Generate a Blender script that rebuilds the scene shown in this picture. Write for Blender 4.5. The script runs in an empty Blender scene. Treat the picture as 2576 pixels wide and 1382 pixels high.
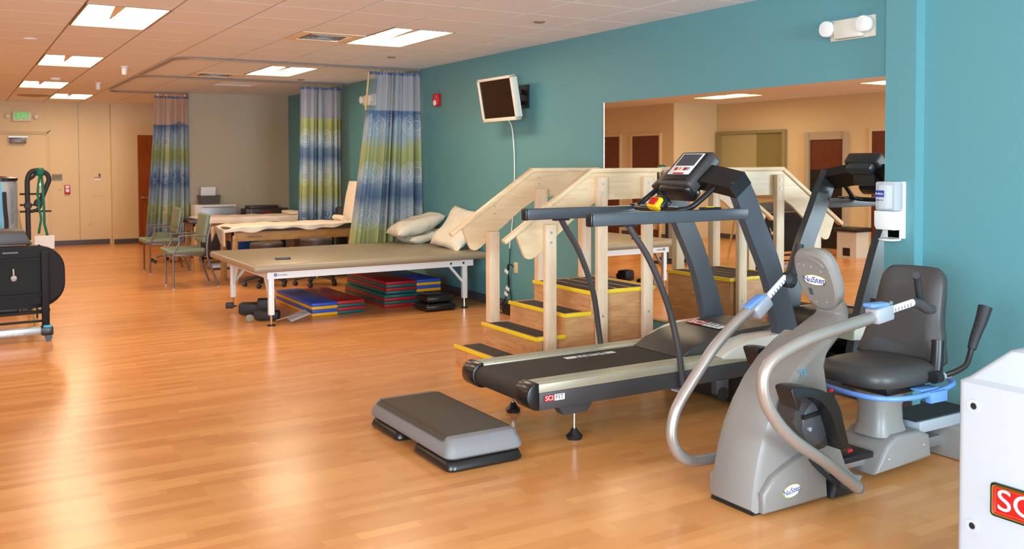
import bpy, bmesh, math, random
from mathutils import Vector, Matrix
PI = math.pi
sc = bpy.context.scene
COL = sc.collection

# ------------------------------------------------------------------ camera, world, light, exposure
def S(r, g, b):
    f = lambda c: (c/255/12.92) if c/255 <= .04045 else ((c/255+.055)/1.055)**2.4
    return (f(r), f(g), f(b), 1)

CAM = Vector((-5.044, 0, 1.563))
yaw, pitch, roll = .5421, .0332, -.0035
fw = Vector((math.sin(yaw)*math.cos(pitch), math.cos(yaw)*math.cos(pitch), -math.sin(pitch)))
rt = Vector((math.cos(yaw), -math.sin(yaw), 0)); up = rt.cross(fw)
r2 = math.cos(roll)*rt + math.sin(roll)*up; u2 = -math.sin(roll)*rt + math.cos(roll)*up
cd = bpy.data.cameras.new('camera'); cam = bpy.data.objects.new('camera', cd); COL.objects.link(cam)
M = Matrix((r2, u2, -fw)).transposed().to_4x4(); M.translation = CAM
cam.matrix_world = M
cd.sensor_width = 36; cd.lens = 2329/2576*36; cd.shift_y = -(691-486.95)/2576
cd.clip_start = .05; cd.clip_end = 100
cd.dof.use_dof = True; cd.dof.focus_distance = 5.2; cd.dof.aperture_fstop = 5.0
sc.camera = cam
sc.view_settings.view_transform = 'Standard'; sc.view_settings.look = 'None'
sc.view_settings.gamma = 1; sc.view_settings.exposure = 0.22; sc.view_settings.use_curve_mapping = False

LAMP = 16.5          # ceiling fixtures' emission strength
LAMPC = (1.0, .78, .54)
DAY = 850            # daylight through the windows behind the photographer
w = bpy.data.worlds.new('world'); sc.world = w; w.use_nodes = True
w.node_tree.nodes['Background'].inputs[0].default_value = (.55, .75, 1, 1)
w.node_tree.nodes['Background'].inputs[1].default_value = .8

def daylight(name, loc, rot, sx, sy, power, col=(.58, .81, 1)):
    l = bpy.data.lights.new(name, 'AREA'); l.shape = 'RECTANGLE'; l.size = sx; l.size_y = sy
    l.energy = power; l.color = col
    o = bpy.data.objects.new(name, l); COL.objects.link(o); o.location = loc; o.rotation_euler = rot
    return o
# light coming in at the window openings beside and behind the camera
daylight('window_daylight', (-8.46, -2.2, 1.6), (PI/2, 0, -PI/2), 5.0, 1.9, DAY)
daylight('window_daylight', (-2.6, -7.05, 1.6), (PI/2, 0, 0), 3.0, 1.9, DAY*1.0)

# ------------------------------------------------------------------ materials
def newmat(name):
    m = bpy.data.materials.new(name); m.use_nodes = True
    nt = m.node_tree; b = nt.nodes['Principled BSDF']
    return m, nt, b
def pm(name, col, rough=.5, metal=0, noise=.0, scale=30, bump=0, coat=0, spec=.5):
    m, nt, b = newmat(name)
    b.inputs['Base Color'].default_value = col; b.inputs['Roughness'].default_value = rough
    b.inputs['Metallic'].default_value = metal; b.inputs['Coat Weight'].default_value = coat
    b.inputs['Specular IOR Level'].default_value = spec
    tc = nt.nodes.new('ShaderNodeTexCoord'); n = nt.nodes.new('ShaderNodeTexNoise')
    n.inputs['Scale'].default_value = scale; n.inputs['Detail'].default_value = 4
    nt.links.new(tc.outputs['Object'], n.inputs['Vector'])
    if noise:
        mx = nt.nodes.new('ShaderNodeMix'); mx.data_type = 'RGBA'; mx.inputs[0].default_value = 1
        mx.inputs[6].default_value = tuple(c*(1-noise) for c in col[:3])+(1,)
        mx.inputs[7].default_value = tuple(min(1, c*(1+noise)) for c in col[:3])+(1,)
        nt.links.new(n.outputs['Fac'], mx.inputs[0]); nt.links.new(mx.outputs[2], b.inputs['Base Color'])
    if bump:
        bp = nt.nodes.new('ShaderNodeBump'); bp.inputs['Strength'].default_value = bump
        bp.inputs['Distance'].default_value = .002
        nt.links.new(n.outputs['Fac'], bp.inputs['Height']); nt.links.new(bp.outputs['Normal'], b.inputs['Normal'])
    return m
def woodmat(name, c1, c2, rough=.45, stretch=(1, 9, 9), scale=3.0):
    m, nt, b = newmat(name)
    tc = nt.nodes.new('ShaderNodeTexCoord'); mp = nt.nodes.new('ShaderNodeMapping')
    mp.inputs['Scale'].default_value = stretch
    n = nt.nodes.new('ShaderNodeTexNoise'); n.inputs['Scale'].default_value = scale; n.inputs['Detail'].default_value = 6
    n.inputs['Distortion'].default_value = 1.2
    mx = nt.nodes.new('ShaderNodeMix'); mx.data_type = 'RGBA'
    mx.inputs[6].default_value = c1; mx.inputs[7].default_value = c2
    cr = nt.nodes.new('ShaderNodeMapRange'); cr.inputs[1].default_value = .35; cr.inputs[2].default_value = .65
    nt.links.new(tc.outputs['Object'], mp.inputs[0]); nt.links.new(mp.outputs[0], n.inputs['Vector'])
    nt.links.new(n.outputs['Fac'], cr.inputs[0]); nt.links.new(cr.outputs[0], mx.inputs[0])
    nt.links.new(mx.outputs[2], b.inputs['Base Color']); b.inputs['Roughness'].default_value = rough
    return m
def floormat():
    m, nt, b = newmat('wood_laminate_floor')
    tc = nt.nodes.new('ShaderNodeTexCoord')
    def brick(wd, ht, c1, c2, off):
        k = nt.nodes.new('ShaderNodeTexBrick'); k.inputs['Scale'].default_value = 1
        k.inputs['Brick Width'].default_value = wd; k.inputs['Row Height'].default_value = ht
        k.inputs['Mortar Size'].default_value = .0; k.offset = off; k.offset_frequency = 3
        k.inputs['Color1'].default_value = c1; k.inputs['Color2'].default_value = c2
        nt.links.new(tc.outputs['Object'], k.inputs['Vector']); return k
    k1 = brick(.43, .066, S(234, 168, 102), S(222, 152, 88), .37)
    k2 = brick(.61, .066, S(255, 252, 248), S(240, 232, 224), .61)
    mp = nt.nodes.new('ShaderNodeMapping'); mp.inputs['Scale'].default_value = (1.5, 26, 1)
    nt.links.new(tc.outputs['Object'], mp.inputs[0])
    n = nt.nodes.new('ShaderNodeTexNoise'); n.inputs['Scale'].default_value = 4; n.inputs['Detail'].default_value = 6
    nt.links.new(mp.outputs[0], n.inputs['Vector'])
    mr = nt.nodes.new('ShaderNodeMapRange'); mr.inputs[3].default_value = .92; mr.inputs[4].default_value = 1.06
    nt.links.new(n.outputs['Fac'], mr.inputs[0])
    a = nt.nodes.new('ShaderNodeMix'); a.data_type = 'RGBA'; a.blend_type = 'MULTIPLY'; a.inputs[0].default_value = 1
    nt.links.new(k1.outputs[0], a.inputs[6]); nt.links.new(k2.outputs[0], a.inputs[7])
    c = nt.nodes.new('ShaderNodeMix'); c.data_type = 'RGBA'; c.blend_type = 'MULTIPLY'; c.inputs[0].default_value = 1
    nt.links.new(a.outputs[2], c.inputs[6]); nt.links.new(mr.outputs[0], c.inputs[7])
    nt.links.new(c.outputs[2], b.inputs['Base Color'])
    b.inputs['Roughness'].default_value = .24
    return m
def wavebump(name, col, rough, scale, strength=.3, dist=.01, sheen=0):
    m, nt, b = newmat(name); b.inputs['Base Color'].default_value = col; b.inputs['Roughness'].default_value = rough
    tc = nt.nodes.new('ShaderNodeTexCoord'); n = nt.nodes.new('ShaderNodeTexNoise'); n.inputs['Scale'].default_value = scale
    n.inputs['Detail'].default_value = 5; n.inputs['Distortion'].default_value = .7
    bp = nt.nodes.new('ShaderNodeBump'); bp.inputs['Strength'].default_value = strength; bp.inputs['Distance'].default_value = dist
    nt.links.new(tc.outputs['Object'], n.inputs['Vector']); nt.links.new(n.outputs['Fac'], bp.inputs['Height'])
    nt.links.new(bp.outputs['Normal'], b.inputs['Normal'])
    return m
def emis(name, col, s):
    m = bpy.data.materials.new(name); m.use_nodes = True; nt = m.node_tree; nt.nodes.clear()
    e = nt.nodes.new('ShaderNodeEmission'); o = nt.nodes.new('ShaderNodeOutputMaterial')
    e.inputs[0].default_value = tuple(col[:3])+(1,); e.inputs[1].default_value = s
    nt.links.new(e.outputs[0], o.inputs[0]); return m
def curtainmat(name, green_v, bw):
    """printed curtain: UV in metres (u along the cloth, v height): blue and green bands under rows of pale rings"""
    m, nt, b = newmat(name)
    N = nt.nodes.new; L = nt.links.new
    tc = N('ShaderNodeUVMap'); sp = N('ShaderNodeSeparateXYZ'); L(tc.outputs[0], sp.inputs[0])
    def math_(op, a, bb=None):
        k = N('ShaderNodeMath'); k.operation = op
        for i, v in enumerate((a, bb)):
            if v is None: continue
            if isinstance(v, (int, float)): k.inputs[i].default_value = v
            else: L(v, k.inputs[i])
        return k.outputs[0]
    u, v = sp.outputs[0], sp.outputs[1]
    nz = N('ShaderNodeTexNoise'); nz.inputs['Scale'].default_value = 2.5; L(tc.outputs[0], nz.inputs['Vector'])
    wob = math_('MULTIPLY', math_('SUBTRACT', nz.outputs['Fac'], .5), .25)
    ph = math_('ADD', math_('ADD', v, wob), green_v)
    s = math_('FRACT', math_('DIVIDE', ph, bw))
    cr = N('ShaderNodeValToRGB'); L(s, cr.inputs[0])
    e = cr.color_ramp.elements
    e[0].position = 0; e[0].color = S(152, 158, 108)
    e[1].position = 1; e[1].color = S(152, 158, 108)
    for p, c in ((.16, S(160, 166, 112)), (.3, S(152, 166, 172)), (.45, S(144, 158, 172)), (.58, S(88, 112, 144)), (.7, S(104, 128, 154)), (.82, S(154, 168, 180))):
        q = e.new(p); q.color = c
    R = .34
    du = math_('SUBTRACT', math_('FRACT', math_('DIVIDE', u, R)), .5)
    dv = math_('SUBTRACT', math_('FRACT', math_('DIVIDE', v, bw*.58)), .5)
    d = math_('SQRT', math_('ADD', math_('POWER', math_('MULTIPLY', du, R), 2), math_('POWER', math_('MULTIPLY', dv, bw*.58), 2)))
    ring = math_('ADD', math_('MULTIPLY', math_('COMPARE', d, .075), 1), 0)
    def rg(r, wd):
        k = N('ShaderNodeMath'); k.operation = 'COMPARE'; L(d, k.inputs[0]); k.inputs[1].default_value = r; k.inputs[2].default_value = wd
        return k.outputs[0]
    t = math_('ADD', math_('MULTIPLY', rg(.062, .008), .5), math_('ADD', math_('MULTIPLY', rg(.095, .006), .4), math_('MULTIPLY', rg(.125, .012), .25)))
    mx = N('ShaderNodeMix'); mx.data_type = 'RGBA'; L(t, mx.inputs[0]); L(cr.outputs[0], mx.inputs[6]); mx.inputs[7].default_value = S(200, 212, 214)
    L(mx.outputs[2], b.inputs['Base Color']); b.inputs['Roughness'].default_value = .8
    b.inputs['Specular IOR Level'].default_value = .15
    return m
def netmat(name, col, a):
    m, nt, b = newmat(name); b.inputs['Base Color'].default_value = col; b.inputs['Roughness'].default_value = .8
    tr = nt.nodes.new('ShaderNodeBsdfTransparent'); mx = nt.nodes.new('ShaderNodeMixShader'); mx.inputs[0].default_value = a
    out = nt.nodes['Material Output']
    nt.links.new(tr.outputs[0], mx.inputs[1]); nt.links.new(b.outputs[0], mx.inputs[2]); nt.links.new(mx.outputs[0], out.inputs[0])
    return m
def clearmat(name, col, a=.35, rough=.1):
    return netmat(name, col, a)

MT = {}
MT['floor'] = floormat()
MT['teal'] = pm('teal_wall_paint', S(94, 149, 155), .55, bump=.25, scale=260)
MT['cream'] = pm('cream_wall_paint', S(224, 200, 158), .6, bump=.2, scale=200)
MT['beige'] = pm('beige_wall_covering', S(186, 168, 142), .6, bump=.3, scale=60)
MT['tile'] = pm('ceiling_tile', S(238, 240, 246), .9, noise=.03, scale=120, bump=.3)
MT['tbar'] = pm('ceiling_tbar', S(168, 146, 122), .6)
MT['base'] = pm('rubber_baseboard', S(78, 76, 80), .5)
MT['white'] = pm('white_plastic', S(236, 234, 230), .35)
MT['ergowhite'] = pm('machine_white_shell', S(184, 188, 194), .35)
MT['offw'] = pm('off_white_plastic', S(222, 214, 198), .4)
MT['whitemetal'] = pm('white_powder_coat', S(238, 238, 236), .35)
MT['chrome'] = pm('chrome', S(220, 220, 222), .15, metal=1)
MT['alu'] = pm('brushed_aluminium', S(176, 176, 176), .38, metal=.8)
MT['black'] = pm('black_plastic', S(28, 27, 28), .35)
MT['rubber'] = pm('black_rubber', S(34, 34, 36), .6)
MT['blackgloss'] = pm('black_gloss_metal', S(28, 26, 26), .28)
MT['tiltblack'] = pm('matt_black_board', S(24, 20, 19), .6, spec=.25)
MT['brownwood'] = woodmat('brown_door_wood', S(150, 78, 32), S(132, 62, 24), .4, (9, 9, 1))
MT['maple'] = woodmat('pale_maple', S(234, 202, 160), S(224, 188, 144), .4, (1.2, 8, 8))
MT['maplev'] = woodmat('pale_maple_post', S(238, 208, 174), S(228, 192, 156), .4, (8, 8, 1.2))
MT['shadedoor'] = woodmat('shaded_brown_door_wood', S(112, 50, 20), S(96, 40, 14), .4, (9, 9, 1))  # brown door wood darkened for the unlit left wall, shade put into the colour
MT['oak'] = woodmat('oak_veneer', S(214, 158, 106), S(194, 134, 84), .42, (2, 2, 12), 2.2)
MT['beech'] = woodmat('honey_wood', S(194, 144, 84), S(180, 126, 66), .42, (1.2, 8, 8))
MT['yellow'] = pm('yellow_nosing', S(245, 206, 30), .45)
MT['grit'] = pm('dark_grit_strip', S(62, 58, 54), .9, noise=.3, scale=400)
MT['tan'] = wavebump('taupe_vinyl', S(152, 138, 114), .38, 120, .05, .001)
MT['sheet'] = wavebump('cream_sheet', S(238, 222, 204), .85, 7, .5, .03)
MT['pillow'] = wavebump('white_pillow_cotton', S(226, 218, 200), .85, 9, .55, .03)
MT['sage'] = pm('sage_green_vinyl', S(114, 128, 108), .42, noise=.05, scale=60)
MT['chairmetal'] = pm('grey_chair_tube', S(112, 104, 100), .35, metal=.3)
MT['stool'] = pm('dark_brown_vinyl', S(72, 60, 56), .4)
MT['matblue'] = pm('blue_mat_vinyl', S(38, 84, 196), .4)
MT['matyellow'] = pm('yellow_mat_vinyl', S(238, 172, 14), .4)
MT['matred'] = pm('red_mat_vinyl', S(176, 22, 34), .4)
MT['matgreen'] = pm('green_mat_vinyl', S(18, 92, 84), .4)
MT['nugrey'] = pm('warm_grey_shell', S(134, 127, 121), .38, noise=.02, scale=500)
MT['nutube'] = pm('warm_silver_tube', S(172, 162, 154), .3, metal=.55)
MT['nublue'] = pm('blue_plastic', S(104, 146, 216), .35)
MT['seat'] = pm('charcoal_vinyl', S(66, 62, 60), .42, bump=.2, scale=300)
MT['tmgrey'] = pm('slate_grey_metal', S(74, 78, 84), .3)
MT['tmdark'] = pm('dark_charcoal_metal', S(64, 60, 60), .45)
MT['belt'] = pm('treadmill_belt', S(46, 40, 36), .7, noise=.1, scale=300)
MT['siderail'] = pm('ribbed_silver_rail', S(186, 176, 152), .4, metal=.35)
MT['hood'] = pm('brown_black_hood', S(64, 56, 50), .42)
MT['stepgrey'] = pm('textured_grey_plastic', S(126, 122, 122), .5, bump=.5, scale=350)
MT['steptop'] = pm('brown_black_step_mat', S(72, 60, 48), .75, noise=.1, scale=300, bump=.4)
MT['red'] = pm('red_plastic', S(192, 24, 26), .35)
MT['estopyellow'] = pm('yellow_plastic', S(244, 200, 10), .4)
MT['green'] = pm('green_band', S(6, 104, 78), .6)
MT['lcd'] = pm('dark_screen', S(70, 74, 84), .2)
MT['tvscreen'] = pm('tv_screen', S(30, 20, 16), .12)
MT['paper'] = pm('white_paper', S(238, 236, 232), .8)
MT['bluebin'] = pm('blue_bin_plastic', S(10, 88, 176), .4)
MT['cyan'] = pm('cyan_plastic', S(72, 168, 204), .4)
MT['silver'] = pm('silver_plastic', S(176, 178, 184), .35, metal=.3)
MT['ivory'] = pm('ivory_plastic', S(214, 198, 150), .45)
MT['blueedge'] = pm('blue_fabric_edge', S(70, 100, 140), .8)
MT['mirror'] = pm('mirror_glass', (.86, .88, .84, 1), .0, metal=1)
MT['orange_lid'] = pm('brown_plastic', S(84, 72, 64), .5)
MT['diff'] = emis('lamp_diffuser', LAMPC, LAMP)
MT['spine'] = pm('lamp_reflector', S(250, 226, 192), .5)
MT['exitgreen'] = emis('exit_green', (.03, .62, .08), .85)
MT['red_led'] = pm('strobe_red', S(196, 24, 30), .3)
MT['c_far'] = curtainmat('printed_curtain_far', .25, .95)
MT['c_near'] = curtainmat('printed_curtain_near', .42, 1.0)
MT['c_mid'] = curtainmat('printed_curtain_mid', -.16, .95)
MT['net_grey'] = netmat('curtain_net_grey', S(176, 176, 190), .62)
MT['net_pink'] = netmat('curtain_net_warm', S(196, 170, 160), .55)
MT['net_thin'] = netmat('curtain_net_single', S(170, 170, 180), .25)
MT['clear'] = netmat('clear_plastic', S(214, 220, 224), .45)
MT['navy'] = pm('navy_print', S(34, 60, 140), .5)
MT['goldrim'] = pm('olive_gold_rim', S(150, 142, 40), .4)
MT['signgrey'] = pm('exit_plate_grey', S(138, 128, 108), .5)
MT['cardboard'] = pm('tan_board', S(206, 180, 120), .6)

# ------------------------------------------------------------------ geometry helpers (world coordinates in, mesh stored relative to its thing's base)
ORG = {}
def thing(name, label, cat, loc, group=None):
    o = bpy.data.objects.new(name, None); COL.objects.link(o); o.location = loc; o.empty_display_size = .05
    o['label'] = label; o['category'] = cat
    if group: o['group'] = group
    ORG[o] = Vector(loc); return o
class B:
    def __init__(s): s.bm = bmesh.new()
    def box(s, x0, x1, y0, y1, z0, z1, bev=0, seg=2, M=None):
        vs = [s.bm.verts.new((x, y, z)) for x in (x0, x1) for y in (y0, y1) for z in (z0, z1)]
        fs = [(0, 1, 3, 2), (4, 6, 7, 5), (0, 4, 5, 1), (2, 3, 7, 6), (0, 2, 6, 4), (1, 5, 7, 3)]
        fc = [s.bm.faces.new([vs[i] for i in f]) for f in fs]
        if bev:
            es = {e for f in fc for e in f.edges}
            r = bmesh.ops.bevel(s.bm, geom=list(es), offset=bev, segments=seg, affect='EDGES', profile=.5)
            vs = list({v for f in r['faces'] for v in f.verts} | {v for f in fc if f.is_valid for v in f.verts})
        if M is not None: bmesh.ops.transform(s.bm, matrix=M, verts=[v for v in vs if v.is_valid])
        return s
    def obox(s, c, ax, ay, az, hx, hy, hz, bev=0, seg=2):
        """box centred at c with half sizes along unit-ish axes"""
        ax, ay, az = Vector(ax).normalized(), Vector(ay).normalized(), Vector(az).normalized()
        m = Matrix((ax, ay, az)).transposed().to_4x4(); m.translation = Vector(c)
        return s.box(-hx, hx, -hy, hy, -hz, hz, bev, seg, m)
    def bar(s, a, b, w, h, upv=(0, 0, 1), bev=0):
        a, b = Vector(a), Vector(b); d = (b-a); L = d.length; d.normalize()
        y = Vector(upv).cross(d).normalized(); z = d.cross(y)
        return s.obox((a+b)/2, d, y, z, L/2, w/2, h/2, bev)
    def prism(s, pts, axis, a0, a1, bev=0, seg=2):
        def mk(p, t):
            return {'y': (p[0], t, p[1]), 'x': (t, p[0], p[1]), 'z': (p[0], p[1], t)}[axis]
        v0 = [s.bm.verts.new(mk(p, a0)) for p in pts]; v1 = [s.bm.verts.new(mk(p, a1)) for p in pts]
        n = len(pts); fc = [s.bm.faces.new(v0), s.bm.faces.new(v1[::-1])]
        for i in range(n): fc.append(s.bm.faces.new((v0[i], v1[i], v1[(i+1) % n], v0[(i+1) % n])))
        if bev:
            es = set(fc[0].edges) | set(fc[1].edges)
            bmesh.ops.bevel(s.bm, geom=list(es), offset=bev, segments=seg, affect='EDGES', profile=.5)
        return s
    def tube(s, pts, r, n=12, smooth=3, cap=True, flat=1.0):
        P = [Vector(p) for p in pts]
        if smooth and len(P) > 2:
            Q = []
            for i in range(len(P)-1):
                p0, p1, p2, p3 = P[max(i-1, 0)], P[i], P[i+1], P[min(i+2, len(P)-1)]
                for k in range(smooth+1):
                    t = k/(smooth+1)
                    Q.append(.5*((2*p1)+(-p0+p2)*t+(2*p0-5*p1+4*p2-p3)*t*t+(-p0+3*p1-3*p2+p3)*t**3))
            Q.append(P[-1]); P = Q
        rr = r if isinstance(r, (list, tuple)) else [r]*len(P)
        if len(rr) != len(P): rr = [rr[0]+(rr[-1]-rr[0])*i/(len(P)-1) for i in range(len(P))]
        d = (P[1]-P[0]).normalized(); ref = Vector((0, 0, 1)) if abs(d.z) < .9 else Vector((1, 0, 0))
        x = d.cross(ref).normalized(); rings = []
        for i, p in enumerate(P):
            d = (P[min(i+1, len(P)-1)]-P[max(i-1, 0)]).normalized()
            x = (x-d*x.dot(d)).normalized(); y = d.cross(x)
            rings.append([s.bm.verts.new(p+rr[i]*(math.cos(2*PI*k/n)*x+flat*math.sin(2*PI*k/n)*y)) for k in range(n)])
        for a, b in zip(rings, rings[1:]):
            for k in range(n): s.bm.faces.new((a[k], a[(k+1) % n], b[(k+1) % n], b[k]))
        if cap: s.bm.faces.new(rings[0][::-1]); s.bm.faces.new(rings[-1])
        return s
    def lathe(s, c, prof, n=24, axis='z'):
        c = Vector(c); rings = []
        for r, h in prof:
            ring = []
            for k in range(n):
                a = 2*PI*k/n; ca, sa = r*math.cos(a), r*math.sin(a)
                v = {'z': (ca, sa, h), 'y': (ca, h, sa), 'x': (h, ca, sa)}[axis]
                ring.append(s.bm.verts.new(c+Vector(v)))
            rings.append(ring)
        for a, b in zip(rings, rings[1:]):
            for k in range(n): s.bm.faces.new((a[k], a[(k+1) % n], b[(k+1) % n], b[k]))
        s.bm.faces.new(rings[0][::-1]); s.bm.faces.new(rings[-1]); return s
    def cyl(s, c, r, h0, h1, axis='z', n=20): return s.lathe(c, [(r, h0), (r, h1)], n, axis)
    def grid(s, fn, nu, nv, closed=False):
        V = [[s.bm.verts.new(fn(i/nu, j/nv)) for j in range(nv+1)] for i in range(nu+1)]
        for i in range(nu):
            for j in range(nv): s.bm.faces.new((V[i][j], V[i+1][j], V[i+1][j+1], V[i][j+1]))
        return s
    def out(s, name, mat, parent=None, smooth=True, angle=35, solid=0, sub=0):
        bmesh.ops.recalc_face_normals(s.bm, faces=s.bm.faces)
        me = bpy.data.meshes.new(name)
        org = ORG.get(parent, Vector((0, 0, 0))) if parent is not None else Vector((0, 0, 0))
        if parent is None:
            xs = [v.co for v in s.bm.verts]
            lo = Vector((min(v[i] for v in xs) for i in range(3))); hi = Vector((max(v[i] for v in xs) for i in range(3)))
            org = Vector(((lo.x+hi.x)/2, (lo.y+hi.y)/2, lo.z))
        bmesh.ops.translate(s.bm, vec=-org, verts=s.bm.verts)
        s.bm.to_mesh(me); s.bm.free()
        for m in (mat if isinstance(mat, (list, tuple)) else [mat]): me.materials.append(MT[m] if isinstance(m, str) else m)
        o = bpy.data.objects.new(name, me); COL.objects.link(o)
        if parent is None: o.location = org
        else: o.parent = parent
        ORG[o] = org
        if smooth:
            for p in me.polygons: p.use_smooth = True
            me.set_sharp_from_angle(angle=math.radians(angle))
        if solid:
            md = o.modifiers.new('t', 'SOLIDIFY'); md.thickness = solid; md.offset = 0
        if sub:
            md = o.modifiers.new('s', 'SUBSURF'); md.levels = sub; md.render_levels = sub
        return o
def tag(o, label, cat, group=None, kind=None):
    o['label'] = label; o['category'] = cat
    if group: o['group'] = group
    if kind: o['kind'] = kind
    return o
def struct(o, label=None):
    o['kind'] = 'structure'
    if label: o['label'] = label
    return o
def text(name, body, c, xdir, ydir, size, mat, parent, ext=.0006, sx=1.0, bold=0, align='CENTER'):
    cu = bpy.data.curves.new(name, 'FONT'); cu.body = body; cu.size = size; cu.extrude = ext; cu.offset = bold
    cu.align_x = align; cu.align_y = 'CENTER'; cu.materials.append(MT[mat])
    o = bpy.data.objects.new(name, cu); COL.objects.link(o)
    x = Vector(xdir).normalized(); y = Vector(ydir); y = (y-x*y.dot(x)).normalized(); z = x.cross(y)
    m = Matrix((x*sx, y, z)).transposed().to_4x4(); m.translation = Vector(c)-ORG[parent]
    me = bpy.data.meshes.new_from_object(o)          # lettering as plain geometry
    bpy.data.objects.remove(o); me.transform(m); o = bpy.data.objects.new(name, me); COL.objects.link(o)
    o.parent = parent; ORG[o] = ORG[parent]; return o
def copy_tree(o, parent=None):
    c = o.copy(); COL.objects.link(c); c.parent = parent
    ORG[c] = ORG[o].copy()
    for ch in list(o.children): copy_tree(ch, c)
    return c
def place_copy(o, delta, label, group=None):
    c = copy_tree(o); c.location = Vector(o.location)+Vector(delta); c['label'] = label
    if group: c['group'] = group
    return c

H = 2.743; T = .6096
# ------------------------------------------------------------------ room shell
struct(B().box(-9.2, .25, -7.2, 19.9, -.1, 0).out('floor', 'floor', smooth=False), 'orange-brown wood strip floor')
# walls
struct(B().box(0, .2, -7.2, 16.0, 0, H+.1).out('wall_right', 'teal', smooth=False), 'teal painted wall')
struct(B().box(-8.8, -2.42, 19.6, 19.8, 0, H+.1).out('wall_back', 'cream', smooth=False), 'cream back wall')
struct(B().box(-2.42, .2, 19.42, 19.8, 0, H+.1).out('wall_far_corner', 'cream', smooth=False), 'cream wall section behind the brown door')
struct(B().box(-1.70, 0, 15.98, 16.12, 0, H+.1).out('wall_partition', 'beige', smooth=False), 'pale beige partition behind the tables')
b = B()
for y0, y1, z0, z1 in ((-7.2, -4.7, 0, H+.1), (.3, 14.2, 0, H+.1), (-4.7, .3, 0, .65), (-4.7, .3, 2.55, H+.1)): b.box(-8.65, -8.45, y0, y1, z0, z1)
struct(b.out('wall_left', 'cream', smooth=False))
struct(B().box(-8.65, -7.3, 14.2, 14.35, 0, H+.1).out('wall_left_return', 'cream', smooth=False))
struct(B().box(-7.5, -7.3, 14.35, 19.7, 0, H+.1).out('wall_left_far', 'cream', smooth=False))
struct(B().box(0, .2, 16.0, 19.7, 0, H+.1).out('wall_right_far', 'cream', smooth=False))
b = B()
for x0, x1, z0, z1 in ((-9, -4.1, 0, H+.1), (-1.1, .2, 0, H+.1), (-4.1, -1.1, 0, .65), (-4.1, -1.1, 2.55, H+.1)):
    b.box(x0, x1, -7.2, -7.02, z0, z1)
struct(b.out('wall_front', 'cream', smooth=False))
struct(B().box(-.083, 0, 3.528, 3.74, 0, H).out('trim_1', 'teal', smooth=False), 'teal pilaster standing out from the wall')
struct(B().box(-2.985, -2.978, 19.594, 19.6, 0, H).out('trim_2', 'signgrey', smooth=False), 'vertical joint in the back wall')
def skirt(n, x0, x1, y0, y1):
    struct(B().box(x0, x1, y0, y1, 0, .1).out(n, 'base', smooth=False), 'dark grey rubber baseboard')
skirt('baseboard_right', -.008, 0, 3.74, 15.98); skirt('baseboard_front_right', -.008, 0, -7, 3.528); skirt('baseboard_pilaster', -.091, -.083, 3.528, 3.74)
skirt('baseboard_back', -3.46, -2.45, 19.592, 19.6); skirt('baseboard_far_corner', -2.40, -1.5, 19.412, 19.42)
skirt('baseboard_partition', -1.7, -.01, 15.972, 15.98); skirt('baseboard_left', -8.45, -8.442, -7, 14.2); skirt('baseboard_left_far', -7.3, -7.292, 14.2, 19.6)

# ceiling: dropped tiles with a gap at every tee bar
X0 = -.514; GY = 5.0305
lights = []            # (x column index, y row index)
lamp_cols = {1: [-9, -2, 4, 10, 17], 5: [-9, -2, 4, 10, 16], 10: [-9, -2, 4, 10]}
def colx(i): return (X0-.6131*i, X0-.6131*(i-1))
lampcells = set()
fix = []
for k, j in ((2, 4), (2, 10), (6, 4), (6, 10), (6, 16), (5, 20), (11, 5), (11, 11)):
    fix.append((k, j)); lampcells |= {(k, j), (k, j+1)}
ventc = [(3, 5), (3, 12), (2, 14)]
holes = lampcells | set(ventc)
bm_t = B(); bm_b = B()
g = .009
for i in range(0, 15):
    xa, xb = colx(i+1-1) if i else (X0, 0.0)
    if i: xa, xb = colx(i)
    for j in range(-20, 25):
        if (i, j) in holes: continue
        ya, yb = GY+T*j, GY+T*(j+1)
        if xb < -8.5 or yb > 20.0: continue
        bm_t.box(xa+g, xb-(g if i else 0), ya+.0035, min(yb, 19.6)-.0035, H, H+.012)
for i in range(0, 15):
    xa = X0-.6131*i; bm_b.box(xa-.012, xa+.012, -7.1, 19.6, H+.011, H+.02)
for j in range(-20, 25):
    bm_b.box(-9, 0, GY+T*j-.012, GY+T*j+.012, H+.012, H+.021)
ceil = struct(bm_t.out('ceiling', 'tile', smooth=False), 'white suspended ceiling tiles')
struct(bm_b.out('ceiling_grid', 'tbar', smooth=False), 'ceiling tee bars')
struct(B().box(-9.2, .25, -7.3, 19.9, H+.13, H+.2).out('ceiling_deck', 'tile', smooth=False))

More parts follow.
